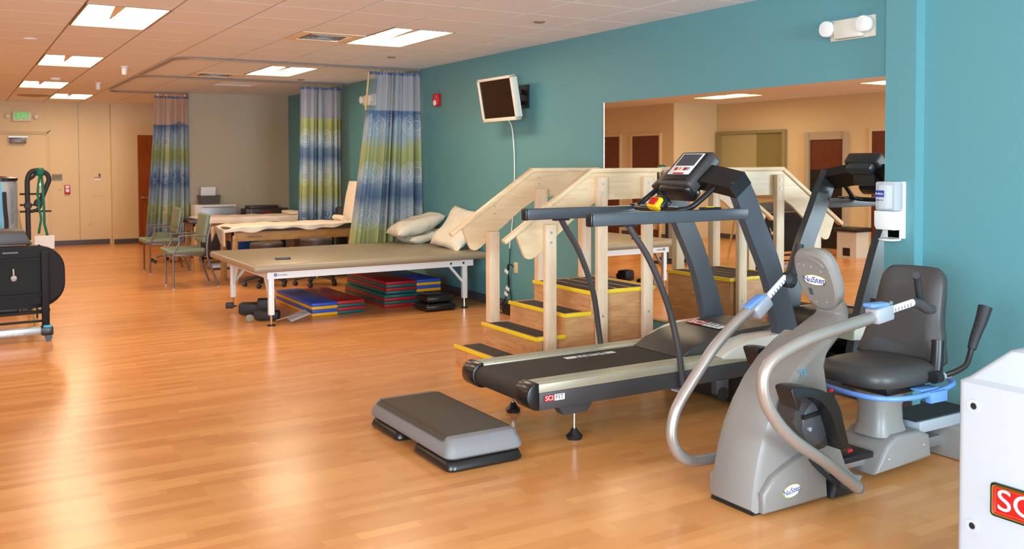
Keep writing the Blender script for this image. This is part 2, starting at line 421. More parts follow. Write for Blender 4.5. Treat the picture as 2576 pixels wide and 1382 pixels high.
# fixtures
lamp_labels = {(6, 4): 'largest lit ceiling light panel, in the upper left foreground', (6, 10): 'lit ceiling light panel second from the camera in the left row',
 (6, 16): 'third lit ceiling light panel in the left row, next to the dark round vent', (5, 20): 'farthest lit ceiling light panel, just above the exit sign side of the room',
 (2, 4): 'large lit ceiling light panel beside the square air vent', (2, 10): 'lit ceiling light panel above the curtain tracks',
 (11, 5): 'lit ceiling light panel seen only at the mirror\'s right edge', (11, 11): 'lit ceiling light panel seen in the middle of the mirror'}
for k, j in fix:
    xa, xb = colx(k); ya, yb = GY+T*j, GY+T*(j+2); cx = (xa+xb)/2; cy = (ya+yb)/2
    t = thing('ceiling_light', lamp_labels.get((k, j), 'ceiling light panel behind or above the camera, out of frame'), 'ceiling light', (cx, cy, H), 'recessed fluorescent ceiling lights')
    bb = B()
    for (p0, p1, q0, q1) in ((xa+.009, xa+.02, ya+.004, yb-.004), (xb-.02, xb-.009, ya+.004, yb-.004), (xa+.02, xb-.02, ya+.009, ya+.02), (xa+.02, xb-.02, yb-.02, yb-.009)):
        bb.box(p0, p1, q0, q1, H-.003, H+.06)
    bb.out('frame', 'tbar', t, smooth=False)
    def pan(u, v, xa=xa, xb=xb, ya=ya, yb=yb):
        x = xa+.02+u*(xb-xa-.04); y = ya+.02+v*(yb-ya-.04)
        return (x, y, H+.012+.02*math.sin(PI*u))
    B().grid(pan, 8, 2).out('diffuser', 'diff', t)
    B().prism([(xa+.205, ya+.022), (xa+.285, ya+.022), (xa+.268, ya+.72), (xa+.255, ya+.72)], 'z', H+.002, H+.010).out('lamp_spine', 'spine', t, smooth=False)

# air vents
def vent(i, j, label, lit=False):
    xa, xb = colx(i); ya, yb = GY+T*j, GY+T*(j+1); cx, cy = (xa+xb)/2, (ya+yb)/2
    t = thing('ceiling_vent', label, 'vent', (cx, cy, H))
    m = 'spine' if not lit else 'white'
    def fr(b_, o, i_, z0, z1):
        b_.box(xa+o, xb-o, ya+o, ya+i_, z0, z1); b_.box(xa+o, xb-o, yb-i_, yb-o, z0, z1)
        b_.box(xa+o, xa+i_, ya+i_, yb-i_, z0, z1); b_.box(xb-i_, xb-o, ya+i_, yb-i_, z0, z1)
    bb = B(); fr(bb, .005, .1 if not lit else .02, H-.004, H+.004); bb.out('frame', m, t, smooth=False)
    if not lit: B().box(xa+.09, xb-.09, ya+.09, yb-.09, H+.05, H+.06).out('backing', 'black', t, smooth=False)
    if lit:
        ap = (cx, cy-.05, H+.20); cs = [(xa+.02, ya+.02, H+.004), (xb-.02, ya+.02, H+.004), (xb-.02, yb-.02, H+.004), (xa+.02, yb-.02, H+.004)]
        for q in range(4):
            bb = B(); bb.bm.faces.new([bb.bm.verts.new(p) for p in (cs[q], cs[(q+1) % 4], ap)]); bb.out('louvre', 'white', t, smooth=False, solid=.004)
    else:
        for q in range(1, 5):
            bb = B(); o = .1+q*.035
            fr(bb, o, o+.012, H-.002, H+.03); bb.out('louvre', 'silver', t, smooth=False)
vent(3, 5, 'square air vent in the ceiling next to the large right light panel')
vent(3, 12, 'small dark air vent in the ceiling between the curtain tracks')
vent(2, 14, 'white triangular looking air diffuser hanging near the partition', True)
tag(B().lathe((-3.85, 17.8, H), [(.28, 0), (.24, -.01), (.12, -.02), (.1, -.005)], 24).out('round_vent', 'tbar'), 'round vent in the ceiling beyond the left row of lights', 'vent')
def disc(x, y, r, label, n='smoke_detector', h=.02, m='offw', cat='detector', grp='round ceiling fittings'):
    tag(B().lathe((x, y, H), [(r, 0), (r, -h*.4), (r*.75, -h), (r*.1, -h)], 20).out(n, m), label, cat, grp)
disc(-.828, 6.547, .05, 'round tan sprinkler cover nearest the camera, near the teal wall', 'sprinkler_cover', .012, 'signgrey', 'sprinkler cover')
disc(-.86, 9.528, .05, 'round sprinkler cover in the ceiling above the television side', 'sprinkler_cover', .012, 'signgrey', 'sprinkler cover')
disc(-.845, 12.71, .05, 'round sprinkler cover in the ceiling between the hanging curtains', 'sprinkler_cover', .012, 'signgrey', 'sprinkler cover')
disc(-4.41, 9.8, .06, 'pale sprinkler cover left of the left row of light panels', 'sprinkler_cover', .012, 'tile', 'sprinkler cover')
disc(-3.83, 14.1, .07, 'pale smoke detector between the second and third left light panels', 'smoke_detector', .03, 'tile')
for x, y, l in ((-3.257, 12.03, 'white cone shaped ceiling sensor nearer the camera, by the curtain track corner'), (-3.232, 14.61, 'white cone shaped ceiling sensor farther away, right of the third left light')):
    tag(B().lathe((x, y, H), [(.05, 0), (.05, -.01), (.035, -.015), (.028, -.1), (.01, -.105)], 16).out('ceiling_sensor', 'white'), l, 'sensor', 'ceiling sensors')

# curtain tracks
def track(pts, label):
    tag(B().tube(pts, .014, 8, smooth=0, flat=1).out('curtain_track', 'alu'), label, 'curtain track', 'ceiling curtain tracks')
def arc(cx, cy, r, a0, a1, z, n=7):
    return [(cx+r*math.cos(math.radians(a0+(a1-a0)*i/n)), cy+r*math.sin(math.radians(a0+(a1-a0)*i/n)), z) for i in range(n+1)]
z = H-.022
track([(-.02, 10.55, z)]+arc(-2.68, 10.80, .25, 270, 180, z)+[(-2.93, 13.04, z)], 'nearest curved curtain track on the ceiling')
track([(-.02, 12.98, z)]+arc(-2.68, 13.23, .25, 270, 180, z)+[(-2.93, 15.7, z)], 'middle curved curtain track on the ceiling')
track([(-1.70, 15.93, z)]+arc(-2.72, 15.72, .21, 90, 180, z), 'farthest curtain track running up to the partition')

# ------------------------------------------------------------------ wall things
# mirror
t = thing('wall_mirror', 'big frameless wall mirror behind the wooden stairs and treadmill', 'mirror', (0, 5.2, .246))
B().box(-.006, 0, 3.74, 6.748, .246, 2.10).out('glass', 'mirror', t, smooth=False)
bb = B(); bb.box(-.012, 0, 3.74, 6.748, .236, .246); bb.box(-.010, 0, 6.748, 6.755, .24, 2.105); bb.out('edge_channel', 'chrome', t, smooth=False)
# emergency lights
def emlight(y0, y1, z0, z1, label):
    t = thing('emergency_light', label, 'emergency light', (0, (y0+y1)/2, z0), 'wall emergency lights')
    B().box(-.02, 0, y0, y1, z0, z1, .006).out('back_plate', 'offw', t)
    w_ = y1-y0
    B().box(-.075, -.02, y0+.20*w_, y1-.2*w_, z0+.005, z1-.012, .01).out('body', 'offw', t)
    for y in (y0+.13*w_, y1-.04*w_):
        B().lathe((-.055, y, (z0+z1)/2+.01), [(.02, .04), (.05, .02), (.055, -.02), (.05, -.035), (.01, -.04)], 20, 'x').out('lamp_head', 'white', t)
emlight(3.87, 4.22, 2.36, 2.5, 'white emergency light with two lamp heads above the mirror')
emlight(12.02, 12.40, 2.37, 2.53, 'beige emergency light seen through the net of the nearest curtain')
# strobe
t = thing('alarm_strobe', 'red fire alarm strobe on the teal wall left of the television', 'alarm', (0, 10.1, 2.25))
B().box(-.05, 0, 10.02, 10.17, 2.25, 2.40, .01).out('body', 'red_led', t)
B().lathe((-.05, 10.09, 2.29), [(.035, 0), (.035, -.01), (.01, -.02)], 16, 'x').out('flash_lens', 'white', t)
# outlet + cords
t = thing('wall_outlet', 'ivory electrical outlet low on the teal wall behind the stairs', 'outlet', (0, 8.3, .40))
B().box(-.008, 0, 8.255, 8.335, .40, .515, .003).out('plate', 'ivory', t)
t = thing('power_supply', 'black power brick and coiled cords on the floor under the outlet behind the stairs', 'power supply', (-.12, 8.35, 0))
B().tube([(-.012, 8.33, .47), (-.05, 8.37, .49), (-.04, 8.40, .42), (-.03, 8.39, .3), (-.03, 8.42, .18), (-.06, 8.5, .05), (-.12, 8.6, .012)], .007, 8).out('cord', 'black', t)
B().tube([(-.02, 8.38, .68), (-.03, 8.385, .5), (-.04, 8.40, .3), (-.04, 8.33, .15), (-.1, 8.25, .02)], .006, 8).out('cord', 'black', t)
B().tube([(-.07, 8.2, .012), (-.16, 8.3, .015), (-.1, 8.42, .02), (-.2, 8.5, .012), (-.25, 8.3, .012), (-.13, 8.15, .012)], .008, 8).out('cord', 'black', t)
for y_, z_ in ((8.41, .41), (8.39, .23), (8.42, .17)):
    B().obox((-.05, y_, z_), (0, .9, .3), (1, 0, 0), (0, -.3, .9), .035, .003, .018).out('cord_tag', 'paper', t, smooth=False)
B().box(-.22, -.03, 8.05, 8.22, 0, .12, .02).out('power_brick', 'black', t)
# television
t = thing('television', 'small cream framed television tilted down on the teal wall', 'television', (0, 8.3, 2.0))
tc = Vector((-.25, 8.22, 2.215))
xd = Vector((0, -1, 0)).normalized(); nd = Vector((-math.cos(.17), -.02, -math.sin(.17))).normalized(); yd = nd.cross(xd)*1.0
if yd.z < 0: yd = -yd
xd = yd.cross(nd).normalized()
if xd.y > 0: xd = -xd
hw, hh = .335, .225
bb = B()
for cx_, cy_, w_, h_ in ((0, hh-.014, hw, .014), (0, -hh+.018, hw, .018), (-hw+.014, 0, .014, hh), (hw-.014, 0, .014, hh)):
    bb.obox(tc+xd*cx_+yd*cy_+nd*.0, xd, yd, nd, w_, h_, .03, .004)
bb.out('bezel', 'offw', t)
B().obox(tc-nd*.004, xd, yd, nd, hw-.026, hh-.03, .02).out('screen', 'tvscreen', t, smooth=False)
B().obox(tc-nd*.04, xd, yd, nd, hw-.02, hh-.02, .02, .01).out('back_shell', 'white', t)
tv = t
t = thing('television_mount', 'black wall bracket behind the television', 'bracket', (0, 8.1, 2.1))
bb = B(); bb.box(-.02, 0, 8.02, 8.32, 2.12, 2.36); bb.out('wall_plate', 'black', t, smooth=False)
bb = B(); bb.bar((-.02, 8.17, 2.3), (-.19, 8.2, 2.25), .04, .04); bb.bar((-.02, 8.17, 2.18), (-.19, 8.2, 2.2), .04, .04); bb.out('arm', 'black', t, smooth=False)
B().tube([(-.2, 8.12, 2.0), (-.06, 8.27, 1.92), (-.02, 8.29, 1.6), (-.015, 8.31, 1.2), (-.015, 8.36, .85), (-.02, 8.39, .7), (-.03, 8.37, .66)], .006, 8).out('cord', 'white', tv)
# dispenser on the pilaster
t = thing('sanitizer_dispenser', 'white hand sanitizer dispenser on the teal pilaster', 'dispenser', (-.083, 3.66, 1.08))
B().box(-.10, -.083, 3.585, 3.735, 1.09, 1.44, .005).out('back_plate', 'white', t)
B().prism([(3.585, 1.26), (3.735, 1.26), (3.735, 1.17), (3.72, 1.145), (3.6, 1.145), (3.585, 1.17)], 'x', -.19, -.10, .008).out('housing', 'white', t)
B().box(-.185, -.10, 3.59, 3.732, 1.262, 1.44, .012).out('clear_cover', 'clear', t)
B().box(-.165, -.105, 3.66, 3.725, 1.27, 1.42, .01).out('refill_bottle', 'white', t)
B().box(-.1, -.095, 3.62, 3.70, 1.09, 1.15).out('back_panel', 'silver', t, smooth=False)
B().lathe((-.135, 3.66, 1.075), [(.055, 0), (.066, .006), (.066, .014), (.05, .016)], 24).out('drip_tray', 'white', t)
B().box(-.1866, -.186, 3.665, 3.728, 1.345, 1.385).out('brand_label', 'navy', t, smooth=False)
text('brand_lettering', 'PURELL', (-.1872, 3.697, 1.364), (0, -1, 0), (0, 0, 1), .018, 'white', t)
text('brand_lettering', 'HEALTHY', (-.1858, 3.695, 1.325), (0, -1, 0), (0, 0, 1), .012, 'navy', t)
# back wall
t = thing('exit_sign', 'white exit sign with lit green letters above the far door', 'exit sign', (-3.94, 19.6, 2.37))
B().box(-4.095, -3.78, 19.53, 19.6, 2.37, 2.55, .008).out('housing', 'offw', t)
text('exit_letters', 'EXIT', (-3.937, 19.528, 2.46), (1, 0, 0), (0, 0, 1), .165, 'exitgreen', t, sx=.72, bold=.004)
for x in (-4.17, -3.70): B().lathe((x, 19.56, 2.46), [(.03, .04), (.045, 0), (.04, -.03), (.01, -.035)], 14, 'y').out('lamp_head', 'offw', t)
t = struct(thing('door_1', 'cream exit door', 'door', (-3.95, 19.55, 0)))
del t['category']
B().box(-4.38, -3.53, 19.575, 19.6, .01, 2.10).out('door_leaf', 'cream', t, smooth=False)
bb = B()
for i_, (w0, y_) in enumerate(((.0, 19.52), (.02, 19.545), (.04, 19.56))):
    bb.box(-3.53+.055-w0-.02, -3.475-w0, y_, 19.6, 0, 2.2-w0)
    bb.box(-4.46, -3.475-w0, y_, 19.6, 2.18-w0, 2.2-w0)
bb.out('door_frame', 'cream', t, smooth=False)
b_ = B().box(-4.15, -3.88, 19.49, 19.57, 1.955, 2.06, .01).out('door_closer', 'chairmetal', t)
B().box(-4.17, -3.85, 19.50, 19.57, 2.065, 2.085).out('closer_arm', 'alu', t, smooth=False)
t = thing('exit_plate', 'small grey tactile exit plate right of the far door', 'sign', (-3.365, 19.6, 1.25))
B().box(-3.452, -3.275, 19.588, 19.6, 1.255, 1.375).out('plate', 'signgrey', t, smooth=False)
text('exit_letters', 'EXIT', (-3.365, 19.586, 1.315), (1, 0, 0), (0, 0, 1), .075, 'tmdark', t)
tag(B().box(-3.358, -3.295, 19.592, 19.6, 1.065, 1.165, .002).out('light_switch', 'ivory'), 'ivory light switch on the cream wall under the exit plate', 'switch')
t = thing('alarm_pull_station', 'red and white fire alarm pull box near the far door', 'alarm', (-3.19, 19.6, .95))
B().box(-3.245, -3.145, 19.56, 19.6, .99, 1.165, .006).out('housing', 'red_led', t)
B().box(-3.22, -3.165, 19.55, 19.562, 1.03, 1.09).out('pull_handle', 'silver', t, smooth=False)
B().box(-3.225, -3.16, 19.555, 19.562, 1.11, 1.15).out('white_band', 'white', t, smooth=False)
t = thing('electrical_panel', 'flush cream wall panel with a small red label', 'electrical panel', (-2.62, 19.6, .95))
B().box(-2.745, -2.50, 19.593, 19.6, .94, 1.82).out('door', 'cream', t, smooth=False)
B().box(-2.72, -2.60, 19.590, 19.593, 1.255, 1.315).out('warning_label', 'paper', t, smooth=False)
B().box(-2.72, -2.60, 19.588, 19.590, 1.29, 1.312).out('label_stripe', 'red', t, smooth=False)
B().box(-2.635, -2.605, 19.58, 19.593, 1.32, 1.38).out('latch', 'orange_lid', t, smooth=False)
tag(B().box(-2.843, -2.782, 19.592, 19.6, .37, .485, .002).out('wall_outlet', 'ivory'), 'ivory outlet low on the cream wall between exit door and brown door', 'outlet')
# brown open door
t = struct(thing('door_2', 'brown wooden door standing open', 'door', (-2.0, 18.95, 0))); del t['category']
B().obox((-1.62, 19.0, 1.06), (1, .12, 0), (-.12, 1, 0), (0, 0, 1), .40, .022, 1.06).out('door_leaf', 'brownwood', t, smooth=False)
bb = B(); bb.lathe((-1.955, 18.90, .92), [(.03, 0), (.03, -.01), (.012, -.012), (.012, -.04)], 14, 'y'); bb.tube([(-1.955, 18.86, .92), (-1.90, 18.86, .92), (-1.86, 18.865, .915)], .01, 8); bb.out('door_handle', 'chrome', t)
# left wall doors (seen in the mirror)
def mdoor(n, y0, y1, zt, m='shadedoor', fr='cream', xw=-7.3):
    t = struct(thing(n, 'brown door in the left wall', 'door', (xw, (y0+y1)/2, 0))); del t['category']
    B().box(xw, xw+.02, y0, y1, 0, zt).out('door_leaf', m, t, smooth=False)
    bb = B(); bb.box(xw, xw+.035, y0-.05, y0, 0, zt+.05); bb.box(xw, xw+.035, y1, y1+.05, 0, zt+.05); bb.box(xw, xw+.035, y0, y1, zt, zt+.05)
    bb.out('door_frame', fr, t, smooth=False)
mdoor('door_3', 15.93, 16.80, 2.12); mdoor('door_4', 14.62, 15.50, 2.11); mdoor('door_5', 9.5, 10.41, 2.08, xw=-8.45)
t = struct(thing('door_6', 'open doorway to a room with brown cabinets', 'door', (-8.45, 11.4, 0))); del t['category']
B().box(-8.45, -8.43, 10.98, 11.74, 1.42, 1.96).out('cabinet_front', 'shadedoor', t, smooth=False)
B().box(-8.45, -8.43, 10.98, 11.74, 0, 1.42).out('dark_opening', 'black', t, smooth=False)
bb = B(); bb.box(-8.45, -8.38, 11.74, 11.84, 0, 2.10); bb.box(-8.45, -8.38, 10.92, 10.98, 0, 2.10); bb.box(-8.45, -8.40, 10.98, 11.74, 1.96, 2.10); bb.out('door_frame', 'beige', t, smooth=False)
t = struct(thing('window_1', 'sliding reception window', 'window', (-8.45, 13.2, 1.0))); del t['category']
B().box(-8.445, -8.43, 12.38, 13.07, .95, 2.12).out('pane', pm('window_glass_near', S(140, 128, 84), .15), t, smooth=False)
B().box(-8.445, -8.425, 13.07, 14.05, .95, 2.12).out('pane', pm('window_glass_far', S(180, 168, 124), .15), t, smooth=False)
bb = B(); bb.box(-8.45, -8.38, 12.31, 12.38, .9, 2.18); bb.box(-8.45, -8.38, 14.04, 14.12, .9, 2.18); bb.box(-8.45, -8.38, 12.38, 14.04, 2.12, 2.18); bb.box(-8.45, -8.38, 12.38, 14.04, .88, .95)
bb.out('window_frame', pm('olive_frame', S(150, 140, 104), .5), t, smooth=False)
# pedestal with black cushion seen in the mirror
t = thing('pedestal_stool', 'cream pedestal with a black padded top, seen in the mirror', 'pedestal', (-7.5, 10.05, 0))
B().box(-7.66, -7.36, 9.86, 10.24, 0, .42).out('base', 'offw', t, smooth=False)
B().box(-7.70, -7.30, 9.80, 10.30, .42, .49, .03).out('padded_top', 'black', t)
B().box(-7.362, -7.355, 9.98, 10.12, .03, .16).out('foot_recess', 'black', t, smooth=False)
# ------------------------------------------------------------------ curtains
def curtain(name, label, mats, top_net, x0t, x1t, x0b, x1b, y, zt, zs, zb, folds, amp, phase, zs_fn=None, flare_y=0):
    t = thing(name, label, 'curtain', ((x0t+x1t)/2, y, zb), 'hanging cubicle curtains')
    rng = random.Random(int(phase*10))
    ph = [rng.uniform(-.6, .6) for _ in range(folds+2)]
    def xy(u, zz):
        k = (zt-zz)/(zt-zb)
        x = (x0t+(x0b-x0t)*k**1.2)*(1-u)+(x1t+(x1b-x1t)*k)*u
        a = amp*(.55+.6*k)
        wv = math.sin(2*PI*(folds*u+.35*math.sin(2*PI*u*1.7+phase)))
        return x+.012*math.sin(4*PI*folds*u+phase), y+a*wv+.35*a*math.sin(2*PI*folds*2.3*u+phase), zz
    def sheet(nm, za, zb_, mat, n=150, mv=14, fn=None, ulo=0, uhi=1):
        bb = B(); V = []
        for i in range(n+1):
            u = ulo+(uhi-ulo)*i/n
            top = za if fn is None else za+fn(u)
            V.append([bb.bm.verts.new(xy(u, top+(zb_-top)*j/mv)) for j in range(mv+1)])
        uvl = bb.bm.loops.layers.uv.new('UVMap'); Lc = (x1b-x0b)*2.0
        for i in range(n):
            for j in range(mv):
                f = bb.bm.faces.new((V[i][j], V[i+1][j], V[i+1][j+1], V[i][j+1]))
                for lp, (a_, b_) in zip(f.loops, ((i, j), (i+1, j), (i+1, j+1), (i, j+1))):
                    lp[uvl].uv = ((ulo+(uhi-ulo)*a_/n)*Lc, V[a_][b_].co.z)
        return bb.out(nm, mat, t, angle=80)
    sheet('printed_cloth', zs, zb, mats, fn=zs_fn)
    if top_net[1] > 0:
        sheet('net_header', zt, zs, 'net_thin', mv=3, ulo=0, uhi=top_net[1])
        B().tube([xy(0.0, zt), xy(0, zs)], .012, 6).out('edge_binding', 'blueedge' if top_net[2] else 'cardboard', t)
        B().tube([xy(top_net[1], zt), xy(top_net[1], zs)], .008, 6).out('edge_binding', 'blueedge' if top_net[2] else 'net_grey', t)
    sheet('net_header', zt, zs, top_net[0], mv=4, ulo=top_net[1])
    bb = B()
    for i in range(61): 
        p = Vector(xy(i/60, zt)); bb.box(p.x-.006, p.x+.006, p.y-.006, p.y+.006, zt-.03, zt+.004)
    bb.out('header_tape', 'blueedge', t, smooth=False)
    bb = B()
    for i in range(0, 31): 
        p = Vector(xy(i/30, zt)); bb.tube([(p.x, p.y, zt-.005), (p.x+.004, y, H-.034)], .003, 5)
    hk = bb.out('hooks', 'chrome', t); 
    return t
curtain('cubicle_curtain', 'nearest blue and green ringed curtain beside the television wall', 'c_near', ('net_grey', .22, False), -.70, -.05, -1.0, -.03, 10.56, 2.675, 2.21, .40, 6, .06, 1.3)
curtain('cubicle_curtain', 'middle blue and green curtain hanging behind the wooden treatment table', 'c_mid', ('net_grey', 0, False), -.76, -.14, -.83, -.15, 12.98, 2.66, 2.215, .30, 7, .05, 2.9)
curtain('cubicle_curtain', 'farthest blue and green curtain left of the beige partition', 'c_far', ('net_pink', .0, True), -2.23, -1.70, -2.42, -1.69, 15.9, 2.665, 2.2, .25, 6, .05, 4.1, zs_fn=lambda u: .06*math.exp(-((u-.72)/.13)**2))

# ------------------------------------------------------------------ mat table (low, taupe, white frame)
t = thing('mat_table', 'low wide treatment table with taupe padded top and white metal legs', 'table', (-1.4, 9.55, 0))
bb = B(); bb.box(-2.66, -.14, 8.64, 10.42, .53, .605, .035, 4); bb.out('padded_top', 'tan', t)
bb = B()
bb.box(-2.50, -.26, 8.76, 8.79, .455, .53); bb.box(-2.50, -.26, 10.24, 10.27, .455, .53); bb.box(-2.50, -2.47, 8.79, 10.24, .46, .53); bb.box(-.29, -.26, 8.79, 10.24, .46, .53)
bb.out('frame', 'whitemetal', t, smooth=False)
for x, s in ((-2.456, 1), (-.35, -1)):
    for y in (8.80, 10.22):
        lg = B().box(x-.026, x+.026, y-.026, y+.026, .105, .46, .004).out('leg', 'whitemetal', t)
        B().cyl((x, y, 0), .011, .01, .11, n=10).out('leg_screw', 'chrome', lg)
        B().lathe((x, y, 0), [(.042, 0), (.042, .006), (.014, .014)], 18).out('foot', 'blackgloss', lg)
        if not (s == 1 and y < 9): B().bar((x+s*.19, y, .47), (x+s*.01, y, .27), .03, .022).out('brace', 'whitemetal', t, smooth=False)
for y in (8.80, 10.22):
    B().bar((-2.456, y+(.2 if y < 9 else -.2), .47), (-2.456, y+(.02 if y < 9 else -.02), .25), .022, .03).out('brace', 'whitemetal', t, smooth=False)
for x in (-.53, -.38): B().lathe((x, 8.76, .49), [(.012, 0), (.012, -.004), (.004, -.006)], 14, 'y').out('bolt_cap', 'black', t)
B().box(-2.435, -2.408, 8.757, 8.761, .478, .507, .004).out('maker_mark', 'navy', t)
text('maker_lettering', 'A', (-2.421, 8.756, .492), (1, 0, 0), (0, 0, 1), .03, 'white', t)
text('maker_lettering', 'Armedica', (-2.40, 8.758, .490), (1, 0, 0), (0, 0, 1), .024, 'base', t, align='LEFT')
tag(B().obox((-2.25, 9.08, .615), (.25, -.06, 0), (.06, .25, 0), (0, 0, 1), .075, .022, .010, .004).out('remote_control', 'black'), 'small black remote control lying on the taupe mat table', 'remote control')
# pillows
def pillow(name, label, c, ax, ay, az, hx, hy, hz, seed):
    rng = random.Random(seed); ax, ay, az = [Vector(v).normalized() for v in (ax, ay, az)]
    bb = B(); n = 18
    ph = [rng.uniform(0, 6) for _ in range(6)]
    for sgn in (1, -1):
        def fn(u, v, sgn=sgn):
            a, b_ = u*2-1, v*2-1
            th = max(0, (1-a**4)*(1-b_**4))**.5
            wr = 1+.12*math.sin(5*a+ph[0])*math.cos(4*b_+ph[1])+.06*math.sin(11*a+7*b_+ph[2])
            k = 1-.06*(1-abs(a))*b_*b_ ; k2 = 1-.06*(1-abs(b_))*a*a
            return Vector(c)+ax*(a*hx*k2)+ay*(b_*hy*k)+az*(sgn*hz*th*wr+.012*math.sin(3*a+ph[3]))
        bb.grid(fn, n, n)
    bmesh.ops.remove_doubles(bb.bm, verts=bb.bm.verts, dist=.0008)
    return tag(bb.out(name, 'pillow', angle=80), label, 'pillow', 'white pillows on the mat table')
pillow('pillow', 'white pillow leaning on another pillow, topmost at the back of the mat table', (-.30, 10.12, .82), (.9, 0, .30), (.05, 1, 0), (-.3, 0, .9), .33, .23, .092, 3)
pillow('pillow', 'white pillow squashed underneath another pillow on the mat table', (-.20, 10.14, .682), (.95, 0, .16), (0, 1, 0), (-.1, 0, 1), .26, .22, .06, 5)
pillow('pillow', 'cream pillow propped upright beside the wooden stair rail', (-.20, 9.25, .82), (.62, .02, .78), (-.05, 1, .1), (-.78, 0, .62), .27, .31, .07, 8)

# folded mats beneath the table
def matstack(x0, x1, y0, y1, z0, cols, label, grp):
    o = None
    th = .034
    for i, (c1, c2) in enumerate(cols):
        t = thing('exercise_mat', label % ('topmost' if i == len(cols)-1 else 'lowest' if i == 0 else 'layer %s from the floor' % ('one', 'two', 'three', 'four', 'five')[i]), 'mat', ((x0+x1)/2, (y0+y1)/2, z0+i*2*th), grp)
        B().box(x0, x1, y0, y1, z0+2*i*th+.001, z0+(2*i+1)*th, .006).out('lower_layer', c1, t)
        B().box(x0, x1, y0, y1, z0+(2*i+1)*th, z0+(2*i+2)*th-.001, .006).out('upper_layer', c2, t)
matstack(-1.955, -1.68, 9.08, 10.30, 0, [('matyellow', 'matblue'), ('matyellow', 'matblue')], 'blue and yellow folded exercise mat under the table, %s of the left stack', 'folded mats in the blue and yellow stack')
matstack(-1.677, -1.38, 9.09, 10.26, 0, [('matgreen', 'matred'), ('matgreen', 'matred')], 'red and green folded exercise mat touching the blue stack, %s', 'folded mats in the front red stack')
matstack(-1.10, -.62, 9.22, 10.40, 0, [('matred', 'matgreen'), ('matred', 'matgreen')], 'red and green wide mat at the bottom of the rear pile, %s', 'folded mats in the rear red pile')
matstack(-1.06, -.70, 9.26, 10.44, .137, [('matgreen', 'matred'), ('matgreen', 'matred')], 'red topped mat in the upper part of the rear pile, %s', 'folded mats in the upper rear red pile')
matstack(-.697, -.40, 9.26, 10.40, .137, [('matyellow', 'matblue'), ('matyellow', 'matblue')], 'blue topped mat at the right of the rear pile, %s', 'folded mats in the rear blue pile')
t = thing('exercise_mat', 'green edged low mat supporting the blue topped rear mats', 'mat', (-.45, 9.8, 0))
B().box(-.615, -.40, 9.45, 10.4, .001, .136, .006).out('core', 'matgreen', t)
for z0, l in ((0, 'lower'), (.085, 'upper')):
    s_ = .0 if z0 == 0 else .02
    t = thing('balance_cushion', 'black ribbed pad on the floor by the rear table leg, %s of two' % l, 'pad', (-.66, 8.86, z0), 'black pads stacked under the mat table')
    B().box(-.85+s_, -.50-s_, 8.70+s_, 9.02-s_, z0+.004, z0+.083, .03, 3).out('shell', 'blackgloss', t)
    B().box(-.86+s_, -.49-s_, 8.69+s_, 9.03-s_, z0+.03, z0+.045, .006).out('rim', 'blackgloss', t)
# leg brace / ankle gear on the floor
t = thing('leg_brace', 'black padded brace with clear shell lying under the table front', 'brace', (-2.3, 8.95, 0))
B().obox((-2.44, 9.55, .07), (1, -.5, 0), (.5, 1, 0), (0, 0, 1), .12, .08, .055, .02).out('cuff', 'rubber', t)
B().obox((-2.33, 9.40, .12), (1, -.3, 0), (.3, 1, 0), (0, 0, 1), .09, .07, .06, .02).out('cuff', 'rubber', t)
B().obox((-2.40, 9.12, .055), (1, -.6, .0), (.6, 1, 0), (0, 0, 1), .12, .06, .045, .02).out('cuff', 'rubber', t)
B().obox((-2.62, 9.72, .09), (1, -.3, .0), (.3, 1, 0), (0, 0, 1), .04, .03, .03, .01).out('strap', 'rubber', t)
B().lathe((-2.58, 9.12, .040), [(.036, 0), (.036, -.015), (.01, -.018)], 20, 'y').out('end_wheel', 'signgrey', t)
B().tube([(-2.38, 8.90, .03), (-2.18, 8.86, .075), (-2.08, 8.88, .085)], .008, 8).out('rod', 'chrome', t)
B().grid(lambda u, v: (-2.26+.2*u, 8.80+.2*v, .02+.06*u+.02*v), 4, 4).out('clear_shell', 'clear', t, solid=.003)

# ------------------------------------------------------------------ treatment tables (wood)
def sheet_over(t_name, label, x0, x1, y0, y1, ztop, fx, fy, seed, frontdrop, leftdrop):
    rng = random.Random(seed); bb = B(); ph = [rng.uniform(0, 6) for _ in range(5)]
    def fd(x): return frontdrop(x)
    nx, ny = 60, 26
    V = []
    for i in range(nx+1):
        row = []
        for j in range(ny+1):
            u, v = i/nx, j/ny
            # v<.3 front drop; else top
            x = x0+(x1-x0)*u
            lz = 0
            if u < .08: # left overhang
                k = 1-u/.08; x = x0-.015; lz = -k*leftdrop(v); x += .0
            if v < .3:
                k = 1-v/.3; y = y0-.012-.01*math.sin(18*x+ph[0])*k; zz = -k*fd(x)
            else:
                y = y0+(y1-y0)*(v-.3)/.7; zz = 0
            wr = .006*math.sin(9*x+ph[1])*math.sin(7*y+ph[2])+.004*math.sin(23*x+11*y+ph[3])
            zz = ztop+min(zz, 0)+min(lz, 0)+wr*(1 if zz == 0 and lz == 0 else .2)+.010
            row.append(bb.bm.verts.new((x, y, zz)))
        V.append(row)
    for i in range(nx):
        for j in range(ny): bb.bm.faces.new((V[i][j], V[i+1][j], V[i+1][j+1], V[i][j+1]))
    return tag(bb.out(t_name, 'sheet', angle=80, solid=.006), label, 'sheet', 'cream sheets on the wooden tables')
